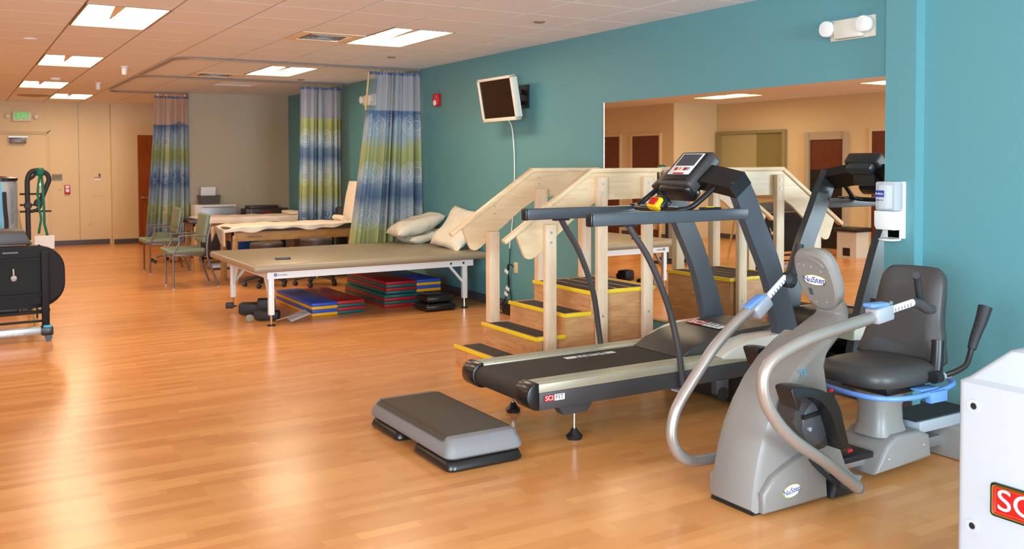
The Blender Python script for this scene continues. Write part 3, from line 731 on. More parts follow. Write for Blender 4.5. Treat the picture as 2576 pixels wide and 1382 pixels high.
def treatment_table(y0, y1, xl, xr, zt, label):
    t = thing('treatment_table', label, 'treatment table', ((xl+xr)/2, (y0+y1)/2, 0), 'wooden treatment tables')
    B().box(xl, xr, y0, y1, zt-.06, zt, .02, 3).out('padded_top', 'stool', t)
    bb = B(); a = .08
    bb.box(xl+a, xr-.1, y0+.05, y0+.075, zt-.18, zt-.06); bb.box(xl+a, xr-.1, y1-.075, y1-.05, zt-.18, zt-.06)
    bb.box(xl+a, xl+a+.025, y0+.05, y1-.05, zt-.18, zt-.06); bb.box(xr-.125, xr-.1, y0+.05, y1-.05, zt-.18, zt-.06)
    bb.out('apron', 'beech', t, smooth=False)
    for x in (xl+a+.04, xr-.16):
        for y in (y0+.075, y1-.075):
            B().box(x-.035, x+.035, y-.03, y+.03, 0, zt-.10, .004).out('leg', 'beech', t)
    for z_ in (.63, .59): B().lathe((xl+a+.04, y0+.05, z_), [(.010, 0), (.008, -.004)], 10, 'y').out('bolt', 'silver', t)
    return t
tt = treatment_table(11.95, 12.68, -2.09, -.02, .74, 'wooden treatment table in the middle with a cream sheet hanging over its edge')
text('maker_lettering', 'Oakworks', (-1.72, 11.998, .615), (1, 0, 0), (0, 0, 1), .045, 'tmdark', tt)
treatment_table(13.72, 14.42, -2.19, -.30, .76, 'farther wooden treatment table with a dark padded end, behind the green chairs')
def fdrop(x):
    return .055+.02*math.sin(6.5*x+1)+.012*math.sin(17*x)-.03*min(1, max(0, (x+1.2)/1.2))
sheet_over('table_sheet', 'cream sheet draped over the nearer wooden treatment table', -2.10, -.03, 11.95, 12.66, .745, 0, 0, 1, fdrop, lambda v: .20*(.3+abs(math.sin(v*4.2))))
sheet_over('table_sheet', 'cream sheet on the farther wooden treatment table', -2.02, -.45, 13.72, 14.4, .765, 0, 0, 2, lambda x: .09+.01*math.sin(8*x), lambda v: .06)
# rolled towels / backrest on the nearer table
bb = B(); bb.prism([(-.32, .76), (-.20, .76), (-.19, 1.30), (-.215, 1.31), (-.25, 1.15), (-.29, .92)], 'y', 12.1, 12.55, .02)
tag(bb.out('wedge_cushion', 'sheet'), 'cream covered wedge standing up at the wall end of the nearer table', 'cushion')
tag(B().tube([(-.42, 12.15, .795), (-.40, 12.4, .80), (-.41, 12.6, .795)], .038, 12).out('rolled_towel', 'sheet'), 'cream rolled towel on the nearer treatment table below the wedge', 'towel')
tag(B().box(-.66, -.48, 13.8, 14.3, .785, .835, .02).out('folded_towel', 'sheet'), 'cream folded towel on the farther treatment table by the middle curtain', 'towel')
tag(B().box(-.30, -.08, 12.71, 12.90, .0, .93, .03).out('dark_bin', 'tmdark'), 'tall dark bin by the teal wall between the two treatment tables', 'bin')

# ------------------------------------------------------------------ stools
def stool(x, y, zs, label):
    t = thing('rolling_stool', label, 'stool', (x, y, 0), 'round rolling stools')
    B().lathe((x, y, zs), [(.15, -.10), (.20, -.095), (.205, -.02), (.19, -.003), (.1, 0)], 30).out('seat', 'stool', t)
    B().cyl((x, y, 0), .025, .1, zs-.1, n=14).out('column', 'chrome', t)
    for k in range(5):
        a = 2*PI*k/5+.3; c, s = math.cos(a), math.sin(a)
        lg = B().tube([(x, y, .14), (x+.12*c, y+.12*s, .12), (x+.26*c, y+.26*s, .085)], .02, 8).out('base_arm', 'black', t)
        bb = B(); px, py = x+.27*c, y+.27*s
        for d in (-.014, .014):
            bb.lathe((px, py+d, .03), [(.024, -.009), (.03, -.006), (.03, .006), (.024, .009)], 14, 'y')
        bb.cyl((px, py, 0), .012, .03, .09, n=8); bb.out('caster', 'black', lg)
    return t
stool(-1.65, 11.72, .56, 'round brown rolling stool, the left one behind the mat table')
stool(-1.08, 11.45, .61, 'round brown rolling stool, the taller right one behind the mat table')
tag(B().box(-1.0, -.55, 12.25, 12.6, .10, .55, .02).out('equipment_box', 'black'), 'black box shape beneath the nearer treatment table behind the right stool', 'box')

# ------------------------------------------------------------------ green chairs
def chair(y0, label):
    t = thing('armchair', label, 'chair', (-2.47, y0+.25, 0), 'sage green visitor armchairs')
    B().box(-2.81, -2.34, y0+.0, y0+.49, .435, .50, .025, 3).out('seat', 'sage', t)
    B().box(-2.74, -2.36, y0+.02, y0+.47, .40, .44, .01).out('seat_pan', 'chairmetal', t)
    tilt = .14/.38
    c = Vector((-2.325, y0+.245, .745)); d = Vector((.17, 0, 1)).normalized()
    B().obox(c, (1, 0, -.17), (0, 1, 0), d, .03, .235, .185, .025, 3).out('backrest', 'sage', t)
    for y in (y0+.005, y0+.485):
        B().tube([(-2.735, y, .005), (-2.735, y, .30), (-2.735, y, .42), (-2.70, y, .50), (-2.665, y, .56), (-2.67, y, .645)], .0125, 10).out('leg', 'chairmetal', t)
        B().tube([(-2.19, y, .005), (-2.235, y, .13), (-2.30, y, .32), (-2.325, y, .42), (-2.315, y, .62), (-2.27, y, .80)], .0125, 10).out('leg', 'chairmetal', t)
        B().tube([(-2.67, y, .645), (-2.64, y, .66), (-2.45, y, .662), (-2.31, y, .655)], .011, 10).out('armrest', 'chairmetal', t)
        for x in (-2.735, -2.19): B().cyl((x, y, 0), .014, 0, .015, n=10).out('foot_cap', 'silver', t)
    return t
ch = chair(11.99, 'sage green armchair nearer the camera, facing left by the mat table')
place_copy(ch, (.045, 1.86, 0), 'sage green armchair farther from the camera, in front of the far curtain')
# rolling base behind the far chair
t = thing('rolling_stool', 'low rolling stool base with dark casters behind the farther green chair', 'stool', (-2.2, 15.4, 0))
B().lathe((-2.2, 15.4, .40), [(.15, 0), (.19, .02), (.18, .07), (.1, .08)], 20).out('seat', 'sage', t)
B().cyl((-2.2, 15.4, 0), .02, .1, .4).out('column', 'chrome', t)
for k in range(5):
    a = 2*PI*k/5; B().tube([(-2.2, 15.4, .12), (-2.2+.2*math.cos(a), 15.4+.2*math.sin(a), .09)], .014, 8, 0).out('base_arm', 'chrome', t)
    B().lathe((-2.2+.22*math.cos(a), 15.4+.22*math.sin(a), .035), [(.03, -.015), (.03, .015)], 12, 'y').out('caster', 'black', t)

# ------------------------------------------------------------------ by the partition
t = thing('supply_cabinet', 'small light grey cabinet in front of the beige partition', 'cabinet', (-1.33, 15.72, 0))
B().box(-1.70, -1.03, 15.56, 15.95, .03, .89, .004).out('body', 'offw', t)
B().box(-1.62, -1.035, 15.545, 15.56, .44, .855, .004).out('drawer', 'silver', t)
B().box(-1.62, -1.035, 15.54, 15.56, .05, .42, .004).out('drawer', 'tmdark', t)
B().box(-1.58, -1.07, 15.535, 15.546, .845, .855).out('drawer_edge', 'chairmetal', t, smooth=False)
B().lathe((-1.09, 15.545, .70), [(.014, 0), (.012, -.006)], 12, 'y').out('drawer_badge', 'navy', t)
t = thing('desk_basket', 'dark grey basket sitting on the light cabinet', 'basket', (-1.42, 15.7, .893))
bb = B(); x0, x1, y0, y1, z0, z1 = -1.60, -1.27, 15.62, 15.83, .893, 1.04
for a in range(4):
    pass
def frus(bb, xa, xb, ya, yb, za, zb, e):
    lo = [(xa+e, ya+e, za), (xb-e, ya+e, za), (xb-e, yb-e, za), (xa+e, yb-e, za)]; hi = [(xa, ya, zb), (xb, ya, zb), (xb, yb, zb), (xa, yb, zb)]
    L_ = [bb.bm.verts.new(p) for p in lo]; U = [bb.bm.verts.new(p) for p in hi]
    for i in range(4): bb.bm.faces.new((L_[i], L_[(i+1) % 4], U[(i+1) % 4], U[i]))
    bb.bm.faces.new(L_[::-1]); return bb
frus(bb, x0, x1, y0, y1, z0, z1, .015).out('basket_shell', 'orange_lid', t, smooth=False, solid=.006)
tag(B().obox((-1.45, 15.72, 1.05), (1, 0, 0), (0, .97, .2), (0, -.2, .97), .118, .002, .13).out('paper_sheet', 'paper', smooth=False), 'white paper standing up in the dark basket', 'paper')
t = thing('equipment_case', 'dark flat machine on a stand in front of the beige partition', 'machine', (-.5, 15.75, 0))
B().box(-.86, -.14, 15.60, 15.93, .66, .80, .01).out('lower_case', 'stool', t)
B().box(-.80, -.30, 15.62, 15.9, .80, .85, .01).out('lid', 'hood', t)
B().box(-.60, -.40, 15.595, 15.60, .73, .75).out('red_stripe', 'red', t, smooth=False)
for x in (-.82, -.18): B().box(x-.02, x+.02, 15.7, 15.85, 0, .66).out('leg', 'black', t, smooth=False)
tag(B().cyl((-.78, 15.55, .0), .012, 0, .80).out('steel_rod', 'chrome'), 'short upright steel rod in front of the dark flat machine', 'rod')
tag(B().box(-1.28, -.90, 14.7, 15.0, .20, .36, .01).out('storage_bin', 'bluebin'), 'bright blue bin under the wooden tables', 'bin')
t = thing('low_shelf', 'low grey platform holding the blue bin', 'shelf', (-1.2, 14.85, 0))
B().box(-1.75, -.85, 14.6, 15.1, .14, .198, .005).out('board', 'tmdark', t)
for x in (-1.7, -.9): 
    for y in (14.65, 15.05): B().cyl((x, y, 0), .015, 0, .14).out('leg', 'black', t)
tag(B().box(-1.82, -1.40, 13.9, 14.25, .02, .07, .01).out('floor_scale', 'silver'), 'grey flat box on the floor under the farther table', 'scale')

# ------------------------------------------------------------------ left side: tilt table
t = thing('tilt_table', 'black table folded vertical with its underside showing, at the left edge', 'table', (-4.9, 9.3, 0))
pts = [(-5.75, .30), (-5.75, .85), (-4.42, .845)]
import math as _m
for i in range(9):
    a = _m.radians(90-90*i/8); pts.append((-4.42+.21*_m.cos(a), .63+.21*_m.sin(a)))
for i in range(9):
    a = _m.radians(-90*i/8); pts.append((-4.44+.23*_m.cos(a), .50+.21*_m.sin(a)))
B().prism(pts, 'y', 9.16, 9.24, .012).out('table_board', 'tiltblack', t)
B().prism([(p[0]*.985-.072, .575+(p[1]-.575)*.86) for p in pts], 'y', 9.14, 9.17).out('recessed_panel', 'tiltblack', t, smooth=False)
B().box(-4.405, -4.345, 9.09, 9.16, .08, .79, .008).out('post', 'tiltblack', t)
B().box(-5.75, -4.40, 9.10, 9.14, .725, .74).out('rail', 'tiltblack', t, smooth=False)
B().box(-5.75, -4.40, 9.10, 9.14, .41, .425).out('rail', 'tiltblack', t, smooth=False)
B().tube([(-5.75, 9.2, .235), (-4.38, 9.2, .25)], .016, 8, 0).out('cross_bar', 'black', t)
B().tube([(-5.75, 9.2, .155), (-4.38, 9.2, .17)], .012, 8, 0).out('cross_bar', 'black', t)
B().box(-5.75, -4.41, 9.09, 9.19, .06, .125, .006).out('base_rail', 'alu', t)
B().box(-4.415, -4.32, 9.06, 9.20, .055, .13, .01).out('corner_bracket', 'black', t)
B().box(-4.40, -4.33, 9.05, 9.19, .125, .145, .01).out('blue_cap', 'cyan', t)
B().lathe((-4.355, 9.13, .03), [(.03, -.02), (.03, .02)], 16, 'y').out('caster', 'black', t)
B().tube([(-4.62, 9.12, .65), (-4.62, 9.09, .60)], .008, 8, 0).out('release_lever', 'alu', t)
B().lathe((-4.62, 9.07, .575), [(.004, .028), (.02, .02), (.028, 0), (.02, -.02), (.004, -.028)], 16).out('release_knob', 'silver', t)
B().box(-4.70, -4.58, 9.135, 9.14, .785, .80).out('label_strip', 'stool', t, smooth=False)
text('base_lettering', 'HARTMAN HYBRID', (-4.70, 9.088, .085), (1, 0, 0), (0, 0, 1), .035, 'paper', t)
B().prism([(-5.75, .85), (-4.46, .85), (-4.52, .975), (-5.75, .985)], 'y', 9.25, 9.65, .012).out('padded_top', 'hood', t)
for x in (-5.0, -4.45):
    B().tube([(x, 9.6, .86), (x+.03, 9.75, .03)], .015, 8, 0).out('rear_leg', 'cardboard', t)

# cable machine behind
t = thing('cable_machine', 'silver cable exercise tower with pulleys at the far left edge', 'exercise machine', (-4.7, 11.0, 0))
B().lathe((-4.66, 11.05, 0), [(.17, .06), (.18, .5), (.185, 1.36), (.17, 1.40)], 32).out('tower_shell', 'silver', t)
B().lathe((-4.66, 11.05, 0), [(.188, 1.39), (.19, 1.42), (.1, 1.44)], 32).out('tower_cap', 'blackgloss', t)
B().box(-4.80, -4.48, 10.98, 11.35, .0, .06, .01).out('foot_plate', 'black', t)
B().box(-4.655, -4.63, 10.858, 10.88, .9, 1.38).out('blue_strip', 'cyan', t, smooth=False)
B().tube([(-4.605, 10.85, 1.28), (-4.60, 10.84, 1.1), (-4.59, 10.84, .95), (-4.60, 10.85, .8)], .018, 8).out('strap', 'rubber', t)
text('machine_lettering', 'FUNCTIONAL TRAINER', (-4.535, 10.888, 1.13), (0, 0, -1), (1, 0, 0), .035, 'tmdark', t)
t = thing('pulley_frame', 'black looped handle bar frame with hanging green straps beside the silver tower', 'exercise machine', (-4.39, 11.0, 0))
B().tube([(-4.385, 11, .0), (-4.385, 11, .9), (-4.387, 11, 1.30), (-4.38, 11, 1.42), (-4.345, 11, 1.485), (-4.29, 11, 1.50), (-4.24, 11, 1.49), (-4.195, 11, 1.455), (-4.18, 11, 1.40), (-4.20, 11, 1.34), (-4.23, 11, 1.26), (-4.265, 11, 1.17)], .025, 12).out('looped_post', 'rubber', t)
B().tube([(-4.265, 11, 1.17), (-4.27, 11, 1.12), (-4.30, 11, 1.08), (-4.36, 11, 1.065)], .018, 12).out('lower_hook', 'rubber', t)
B().tube([(-4.375, 11, 1.40), (-4.33, 11, 1.43), (-4.30, 11, 1.48)], .016, 10).out('upper_brace', 'rubber', t)
for z_, x1_ in ((1.25, -4.21), (1.135, -4.25), (1.065, -4.16)):
    B().tube([(-4.46, 11.02, z_), (x1_, 11.02, z_)], .011, 8, 0).out('cross_bar', 'black', t)
B().lathe((-4.285, 10.99, 1.155), [(.035, -.02), (.045, 0), (.035, .02)], 16, 'y').out('pulley', 'rubber', t)
B().lathe((-4.385, 10.99, 1.13), [(.03, -.02), (.04, 0), (.03, .02)], 16, 'y').out('pulley', 'rubber', t)
B().box(-4.28, -4.265, 10.96, 11.0, 1.34, 1.36).out('snap_hook', 'chrome', t, smooth=False)
B().box(-4.47, -4.2, 10.9, 11.1, 0, .04, .01).out('base_foot', 'black', t)
def strap(pts, wd, name, label):
    bb = B(); P = [Vector(p) for p in pts]; V = []
    for p in P: V.append([bb.bm.verts.new(p+Vector((-wd/2, 0, 0))), bb.bm.verts.new(p+Vector((wd/2, 0, 0)))])
    for a, b_ in zip(V, V[1:]): bb.bm.faces.new((a[0], a[1], b_[1], b_[0]))
    return bb.out(name, 'green', None, angle=60, solid=.004)
bb = B()
def ribbon(bb, pts, wd):
    P = [Vector(p) for p in pts]; V = []
    for p in P: V.append([bb.bm.verts.new(p+Vector((-wd/2, 0, 0))), bb.bm.verts.new(p+Vector((wd/2, 0, 0)))])
    for a, b_ in zip(V, V[1:]): bb.bm.faces.new((a[0], a[1], b_[1], b_[0]))
t = thing('resistance_strap', 'green exercise strap looped over the black handle frame', 'strap', (-4.26, 10.97, .8))
ribbon(bb, [(-4.265, 11.02, 1.515), (-4.265, 10.975, 1.525), (-4.265, 10.965, 1.48), (-4.265, 10.965, 1.44)], .07)
ribbon(bb, [(-4.255, 10.965, 1.45), (-4.245, 10.96, 1.36), (-4.24, 10.96, 1.2), (-4.235, 10.96, 1.05), (-4.235, 10.96, .93), (-4.215, 10.96, .84), (-4.205, 10.96, .78)], .026)
bb.out('long_band', 'green', t, angle=60, solid=.004)
bb = B(); ribbon(bb, [(-4.27, 10.96, 1.45), (-4.285, 10.955, 1.35), (-4.295, 10.955, 1.25), (-4.285, 10.955, 1.18), (-4.285, 10.955, 1.10), (-4.27, 10.955, 1.03), (-4.265, 10.955, .98), (-4.28, 10.955, .90), (-4.29, 10.955, .83)], .024)
bb.out('short_band', 'green', t, angle=60, solid=.004)
t = thing('clipboard_stand', 'white papers clipped up behind the black folded table', 'papers', (-4.26, 10.5, .5))
B().obox((-4.27, 10.5, .77), (1, 0, 0), (0, .9, .2), (0, -.2, .9), .09, .003, .07).out('paper', 'paper', t, smooth=False)
B().tube([(-4.35, 10.52, .0), (-4.35, 10.52, .80)], .01, 8, 0).out('stand_rod', 'black', t)
tag(B().obox((-4.45, 11.3, .80), (.15, 0, -1), (0, 1, 0), (1, 0, .15), .30, .01, .035).out('leaning_board', 'cardboard', smooth=False), 'tan narrow board leaning behind the silver tower', 'board')

# ------------------------------------------------------------------ wooden stairs
t = thing('training_stairs', 'wooden training stairs with yellow edged dark treads and pale handrails', 'stairs', (-1.1, 5.96, 0))
YN, YF = 5.57, 6.35
st = [(-1.735, .15), (-1.49, .30), (-1.24, .45), (-1.01, .60)]
prof = [(-1.735, 0)]
for i, (x, z_) in enumerate(st):
    prof.append((x, z_)); prof.append((st[i+1][0] if i < 3 else -.42, z_))
prof.append((-.42, 0))
B().prism(prof, 'y', YN, YF).out('carcass', 'oak', t, smooth=False)
for i, (x, z_) in enumerate(st):
    xe = st[i+1][0] if i < 3 else -.40
    bb = B(); bb.box(x-.012, x+.006, YN-.012, YF+.012, z_-.022, z_+.006, .003); bb.box(x+.006, xe-.001 if i < 3 else xe, YN-.012, YN+.002, z_-.022, z_+.006, .002)
    if i == 3: bb.box(xe-.012, xe, YN, YF, z_-.022, z_+.006)
    bb.out('nosing', 'yellow', t)
    n = 1 if i < 3 else 4
    for q in range(n):
        w0 = x+.035+q*.135
        B().box(w0, w0+(.15 if i < 3 else .095), YN+.06, YF-.06, z_, z_+.004).out('tread_strip', 'grit', t, smooth=False)
for (ya, yb, yp, yq, yr) in ((YN-.012, YN+.012, YN-.05, YN-.012, 0), (YF-.012+.03, YF+.012+.03, YF+.042, YF+.08, 1)):
    # rail board: long sloping board turning level
    pts = [(-1.75, 1.0), (-1.01, 1.49), (-.385, 1.49), (-.385, 1.28), (-.90, 1.28), (-1.47, .905), (-1.50, .885), (-1.535, .875), (-1.565, .88), (-1.59, .90), (-1.68, .985)]
    pts = [(-1.66, 1.045), (-1.02, 1.49), (-.385, 1.49), (-.385, 1.285), (-.95, 1.285), (-1.12, 1.185), (-1.50, .895), (-1.53, .877), (-1.56, .875), (-1.585, .885), (-1.60, .91)]
    B().prism(pts, 'y', ya, yb, .002).out('rail_board', 'maple', t, smooth=False)
    c = (ya+yb)/2
    B().bar((-1.76, c, 1.005), (-1.01, c, 1.50), .055, .035, bev=.008).out('handrail', 'maple', t)
    B().box(-1.02, -.345, c-.0275, c+.0275, 1.485, 1.52, .008).out('handrail', 'maple', t)
near_posts = [(-1.395, .045, 0, 1.12), (-.936, .045, 0, 1.455), (-.503, .045, 0, 1.455)]
for x, hw_, z0, z1 in near_posts:
    p = B().box(x-hw_, x+hw_, YN-.055, YN-.014, .0, z1, .003).out('post', 'maplev', t)
    for z_ in ((z1-.05, z1-.12, .42) if z1 > 1.2 else (z1-.06, z1-.13, .2)):
        B().lathe((x, YN-.055, z_), [(.011, 0), (.009, -.004)], 10, 'y').out('bolt', 'silver', p)
for x, z0, z1 in ((-1.41, .30, 1.02), (-.955, .60, 1.35), (-.52, .60, 1.36)):
    B().box(x-.045, x+.045, YF-.05, YF-.01+.026, z0+.004, z1, .003).out('post', 'maplev', t)
for (x, z_) in ((-1.37, 1.16), (-1.37, 1.22), (-.95, 1.39), (-.95, 1.44)):
    B().lathe((x, YF+.018, z_), [(.008, 0), (.006, -.004)], 10, 'y').out('bolt', 'silver', t)

# ------------------------------------------------------------------ treadmill
t = thing('treadmill', 'large dark grey treadmill with long side rails, across the mirror', 'treadmill', (-1.4, 4.6, 0))
N, F = 4.22, 4.97
for (y0, y1, s) in ((N, N+.135, 1), (F-.135, F, -1)):
    B().box(-2.34, -.62, y0, y1, .302, .352, .006).out('side_rail', 'siderail', t)
    bb = B()
    for k in range(5): bb.box(-2.34, -.80, y0+.03+k*.018, y0+.036+k*.018, .352, .3545)
    bb.out('rail_ribs', 'siderail', t, smooth=False)
    B().box(-2.33, -.42, y0+.004, y1-.004, .205, .302, .003).out('side_frame', 'tmdark', t)
    cp = [(-2.335, .355)]
    for i in range(13):
        a = math.radians(90+180*i/12); cp.append((-2.345+.068*math.cos(a), .284+.075*math.sin(a)))
    cp.append((-2.335, .208))
    B().prism(cp, 'y', y0-.004, y1+.004, .006).out('end_cap', 'blackgloss', t, angle=25)
bp = [(-.80, .343), (-2.34, .343)]
for i in range(9):
    a = math.radians(90+180*i/8); bp.append((-2.345+.058*math.cos(a), .285+.058*math.sin(a)))
bp += [(-2.30, .222), (-.80, .222)]
B().prism(bp, 'y', N+.15, F-.15).out('belt', 'belt', t, angle=25)
B().box(-2.30, -.5, N+.137, F-.137, .23, .335).out('deck', 'black', t, smooth=False)
for y in (N+.05, F-.03):
    B().prism([(-2.20, .21), (-1.96, .21), (-2.0, .155), (-2.16, .155)], 'y', y-.035, y+.035).out('foot_bracket', 'tmdark', t, smooth=False)
    fo = B().lathe((-2.066, y, 0), [(.043, 0), (.046, .02), (.03, .035), (.018, .055), (.014, .06)], 22).out('foot', 'black', t)
    B().cyl((-2.066, y, 0), .0085, .05, .16, n=10).out('foot_screw', 'chrome', fo)
B().box(-.82, -.30, N-.0, F, .02, .20, .01).out('front_base', 'black', t)
B().lathe((-.98, N+.02, .12), [(.045, -.03), (.045, .03)], 18, 'y').out('transport_wheel', 'black', t)
B().box(-1.03, -.93, N-.005, N+.05, .12, .21, .006).out('wheel_bracket', 'tmdark', t)
# motor hood
hp = [(-1.20, .346), (-1.10, .40), (-.98, .435), (-.82, .462), (-.6, .475), (-.34, .475), (-.28, .42), (-.28, .3), (-1.1, .3)]
B().prism(hp, 'y', N+.14, F-.14, .01).out('motor_hood', 'hood', t, angle=50)
for y0, y1 in ((N-.01, N+.14), (F-.14, F+.01)):
    fp = [(-1.0, .353), (-.93, .385), (-.80, .425), (-.68, .445), (-.42, .448), (-.26, .435), (-.24, .33), (-.6, .30), (-.98, .335)]
    B().prism(fp, 'y', y0, y1, .012).out('side_fairing', 'offw', t, angle=50)
# hood logo
def scifit(prefix, c, xd_, yd_, hgt, parent, mirror=False, red_first=True):
    """red SCI block next to a white FIT block"""
    c = Vector(c); x = Vector(xd_).normalized(); y = Vector(yd_).normalized(); n = x.cross(y)
    w_ = hgt*2.0
    B().obox(c-x*w_*.5, x, y, n, w_*.5, hgt*.5, .0008).out(prefix+'_red_block', 'red', parent, smooth=False)
    B().obox(c+x*w_*.5, x, y, n, w_*.5, hgt*.5, .0008).out(prefix+'_white_block', 'paper', parent, smooth=False)
    text(prefix+'_lettering', 'SCI', c-x*w_*.5+n*.0012, x, y, hgt*1.1, 'paper', parent, sx=1.0)
    text(prefix+'_lettering', 'FIT', c+x*w_*.5+n*.0012, x, y, hgt*1.1, 'base', parent, sx=1.1)
scifit('hood_logo', (-.74, 4.63, .477), (0, -1, 0), (.98, 0, .1), .085, t)
scifit('side_logo', (-2.235, N-.002, .268), (1, 0, 0), (0, 0, 1), .034, t)
for (yy, xx) in ((F-.235, -1.62), (N+.22, -.95)):
    B().box(xx-.19, xx+.19, yy-.025, yy+.025, .3435, .3445).out('belt_label', 'paper', t, smooth=False)
    text('belt_lettering', 'SCIFIT', (xx, yy, .3452), (-1, 0, 0), (0, -1, 0), .065, 'base', t, sx=1.4)
# uprights
uo = [(-.24, .20), (-.30, .44), (-.36, .62), (-.414, .754), (-.50, .97), (-.617, 1.19), (-.70, 1.36), (-.79, 1.50)]
ui = [(-.90, 1.43), (-.83, 1.28), (-.73, 1.08), (-.65, .93), (-.58, .78), (-.52, .58), (-.48, .40), (-.46, .20)]
def sm(pts, k=3):
    P = [Vector((a, b_, 0)) for a, b_ in pts]; Q = []
    for i in range(len(P)-1):
        p0, p1, p2, p3 = P[max(i-1, 0)], P[i], P[i+1], P[min(i+2, len(P)-1)]
        for q in range(k):
            t_ = q/k; v = .5*((2*p1)+(-p0+p2)*t_+(2*p0-5*p1+4*p2-p3)*t_*t_+(-p0+3*p1-3*p2+p3)*t_**3); Q.append((v.x, v.y))
    Q.append(pts[-1]); return Q
for y0, y1, nm in ((N+.005, N+.065, 0), (F-.065, F-.005, 1)):
    B().prism(sm(uo)+sm(ui), 'y', y0, y1, .005).out('upright', 'tmgrey', t, angle=40)
# joint wedges & cross arch
def arch(u, k):
    y = N+.0+(F-N)*u; rise = .055*math.sin(PI*u); return y, rise
bb = B(); n = 20
sec = [(-.93, 1.40), (-.80, 1.50), (-.74, 1.43), (-.87, 1.335)]
rings = []
for i in range(n+1):
    u = i/n; y, rz = arch(u, 0); sx_ = -.07*math.sin(PI*u)
    rings.append([bb.bm.verts.new((a+sx_, y, z_+rz)) for a, z_ in sec])
for a, b_ in zip(rings, rings[1:]):
    for k in range(4): bb.bm.faces.new((a[k], a[(k+1) % 4], b_[(k+1) % 4], b_[k]))
bb.bm.faces.new(rings[0]); bb.bm.faces.new(rings[-1][::-1])
bb.out('cross_arch', 'blackgloss', t, angle=30)
bb = B(); bb.obox((-.80, F-.0, 1.30), (.55, 0, .83), (0, 1, 0), (-.83, 0, .55), .07, .004, .035); bb.out('joint_plate', 'alu', t, smooth=False)
for k in (-.035, .03):
    B().lathe((-.80+.55*k, F-.07, 1.30+.83*k), [(.012, 0), (.01, -.006)], 12, 'y').out('joint_bolt', 'chrome', t)
# handrails
for y in (N, F-.055):
    rl = B().box(-1.97, -.76, y, y+.055, 1.20, 1.272, .008).out('handrail', 'tmgrey', t)
    B().box(-1.985, -1.965, y-.001, y+.056, 1.198, 1.274, .008).out('handrail_cap', 'black', rl)
for y, e in ((N+.0275, -.052), (F-.0275, .052)):
    B().tube([(-1.70, y, 1.20), (-1.66, y+.1*e, 1.14), (-1.545, y+.3*e, .976), (-1.423, y+.6*e, .707), (-1.36, y+e, .439), (-1.325, y+e, .22), (-1.318, y+e, .19)], .019, 12).out('support_tube', 'tmdark', t)
    B().box(-1.755, -1.645, y-.02, y+.02, 1.19, 1.20).out('tube_flange', 'black', t, smooth=False)
B().box(-1.37, -1.27, N-.05, N+.03, .188, .2).out('tube_foot', 'silver', t, smooth=False)
# console
cc = Vector((-.955, 4.60, 1.535)); ay = Vector((0, -1, 0)); az = Vector((.70, 0, .64)).normalized(); an = ay.cross(az).normalized()
if an.x > 0: an = -an
B().obox(cc-an*.055, ay, az, an, .15, .155, .05, .02, 3).out('console_body', 'tmdark', t)
B().obox(cc, ay, az, an, .118, .125, .004, .003).out('console_face', 'black', t)
fc = B().obox(cc+az*.02, ay, az, an, .105, .10, .006, .004).out('console_panel', 'paper', t)
B().obox(cc+az*.055, ay, az, an, .088, .055, .008, .003).out('console_screen', 'lcd', t)
for k, m_ in ((-.055, 'red'), (-.015, 'cardboard'), (.03, 'matred'), (.06, 'silver')):
    B().obox(cc-az*.03+ay*k, ay, az, an, .014, .014, .008, .002).out('console_button', m_, t)
B().obox(cc-az*.072, ay, az, an, .05, .006, .008, .001).out('console_stripe', 'red', t)
B().obox(cc-an*.085-az*.14, ay, az, an, .145, .05, .065, .03, 3).out('console_tray', 'blackgloss', t)
B().obox(cc-an*.11+az*.10, ay, az, an, .11, .04, .05, .02).out('console_speaker', 'tmgrey', t)
B().box(-.95, -.82, 4.50, 4.70, 1.38, 1.50, .02).out('console_neck', 'tmdark', t)
# front grab bar
gb = [(-.93, F-.10, 1.40), (-1.02, F-.08, 1.33), (-1.10, F-.07, 1.275), (-1.16, F-.14, 1.262), (-1.17, 4.6, 1.262), (-1.16, N+.24, 1.262), (-1.10, N+.17, 1.275), (-1.0, N+.14, 1.35), (-.92, N+.13, 1.41)]
B().tube(gb, .018, 12).out('grab_bar', 'black', t)
for k in (-.155, -.11, .11, .155):
    B().obox((-1.17, 4.6+k, 1.282), (0, 1, 0), (1, 0, 0), (0, 0, 1), .017, .008, .003).out('pulse_sensor', 'silver', t)
es = Vector((-1.19, 4.60, 1.29))
ez = Vector((-.75, -.1, .65)).normalized(); ex = Vector((0, -1, 0)); ex = (ex-ez*ex.dot(ez)).normalized(); ey = ez.cross(ex)
B().obox(es+Vector((.03, 0, 0)), ex, ey, ez, .06, .05, .045, .025, 3).out('stop_housing', 'black', t)
B().obox(es+ez*.012, ex, ey, ez, .052, .042, .03, .018, 3).out('stop_rim', 'estopyellow', t)
B().obox(es+ez*.028, ex, ey, ez, .036, .03, .025, .018, 3).out('stop_button', 'red', t)
for y, x in ((F-.03, -1.05), (N+.03, -1.06)):
    B().box(x-.07, x+.07, y-.03, y+.03, 1.272, 1.285, .006).out('rail_pad', 'black', t)
    B().box(x-.03, x+.03, y-.012, y+.012, 1.285, 1.289).out('rail_pad_mark', 'estopyellow', t, smooth=False)

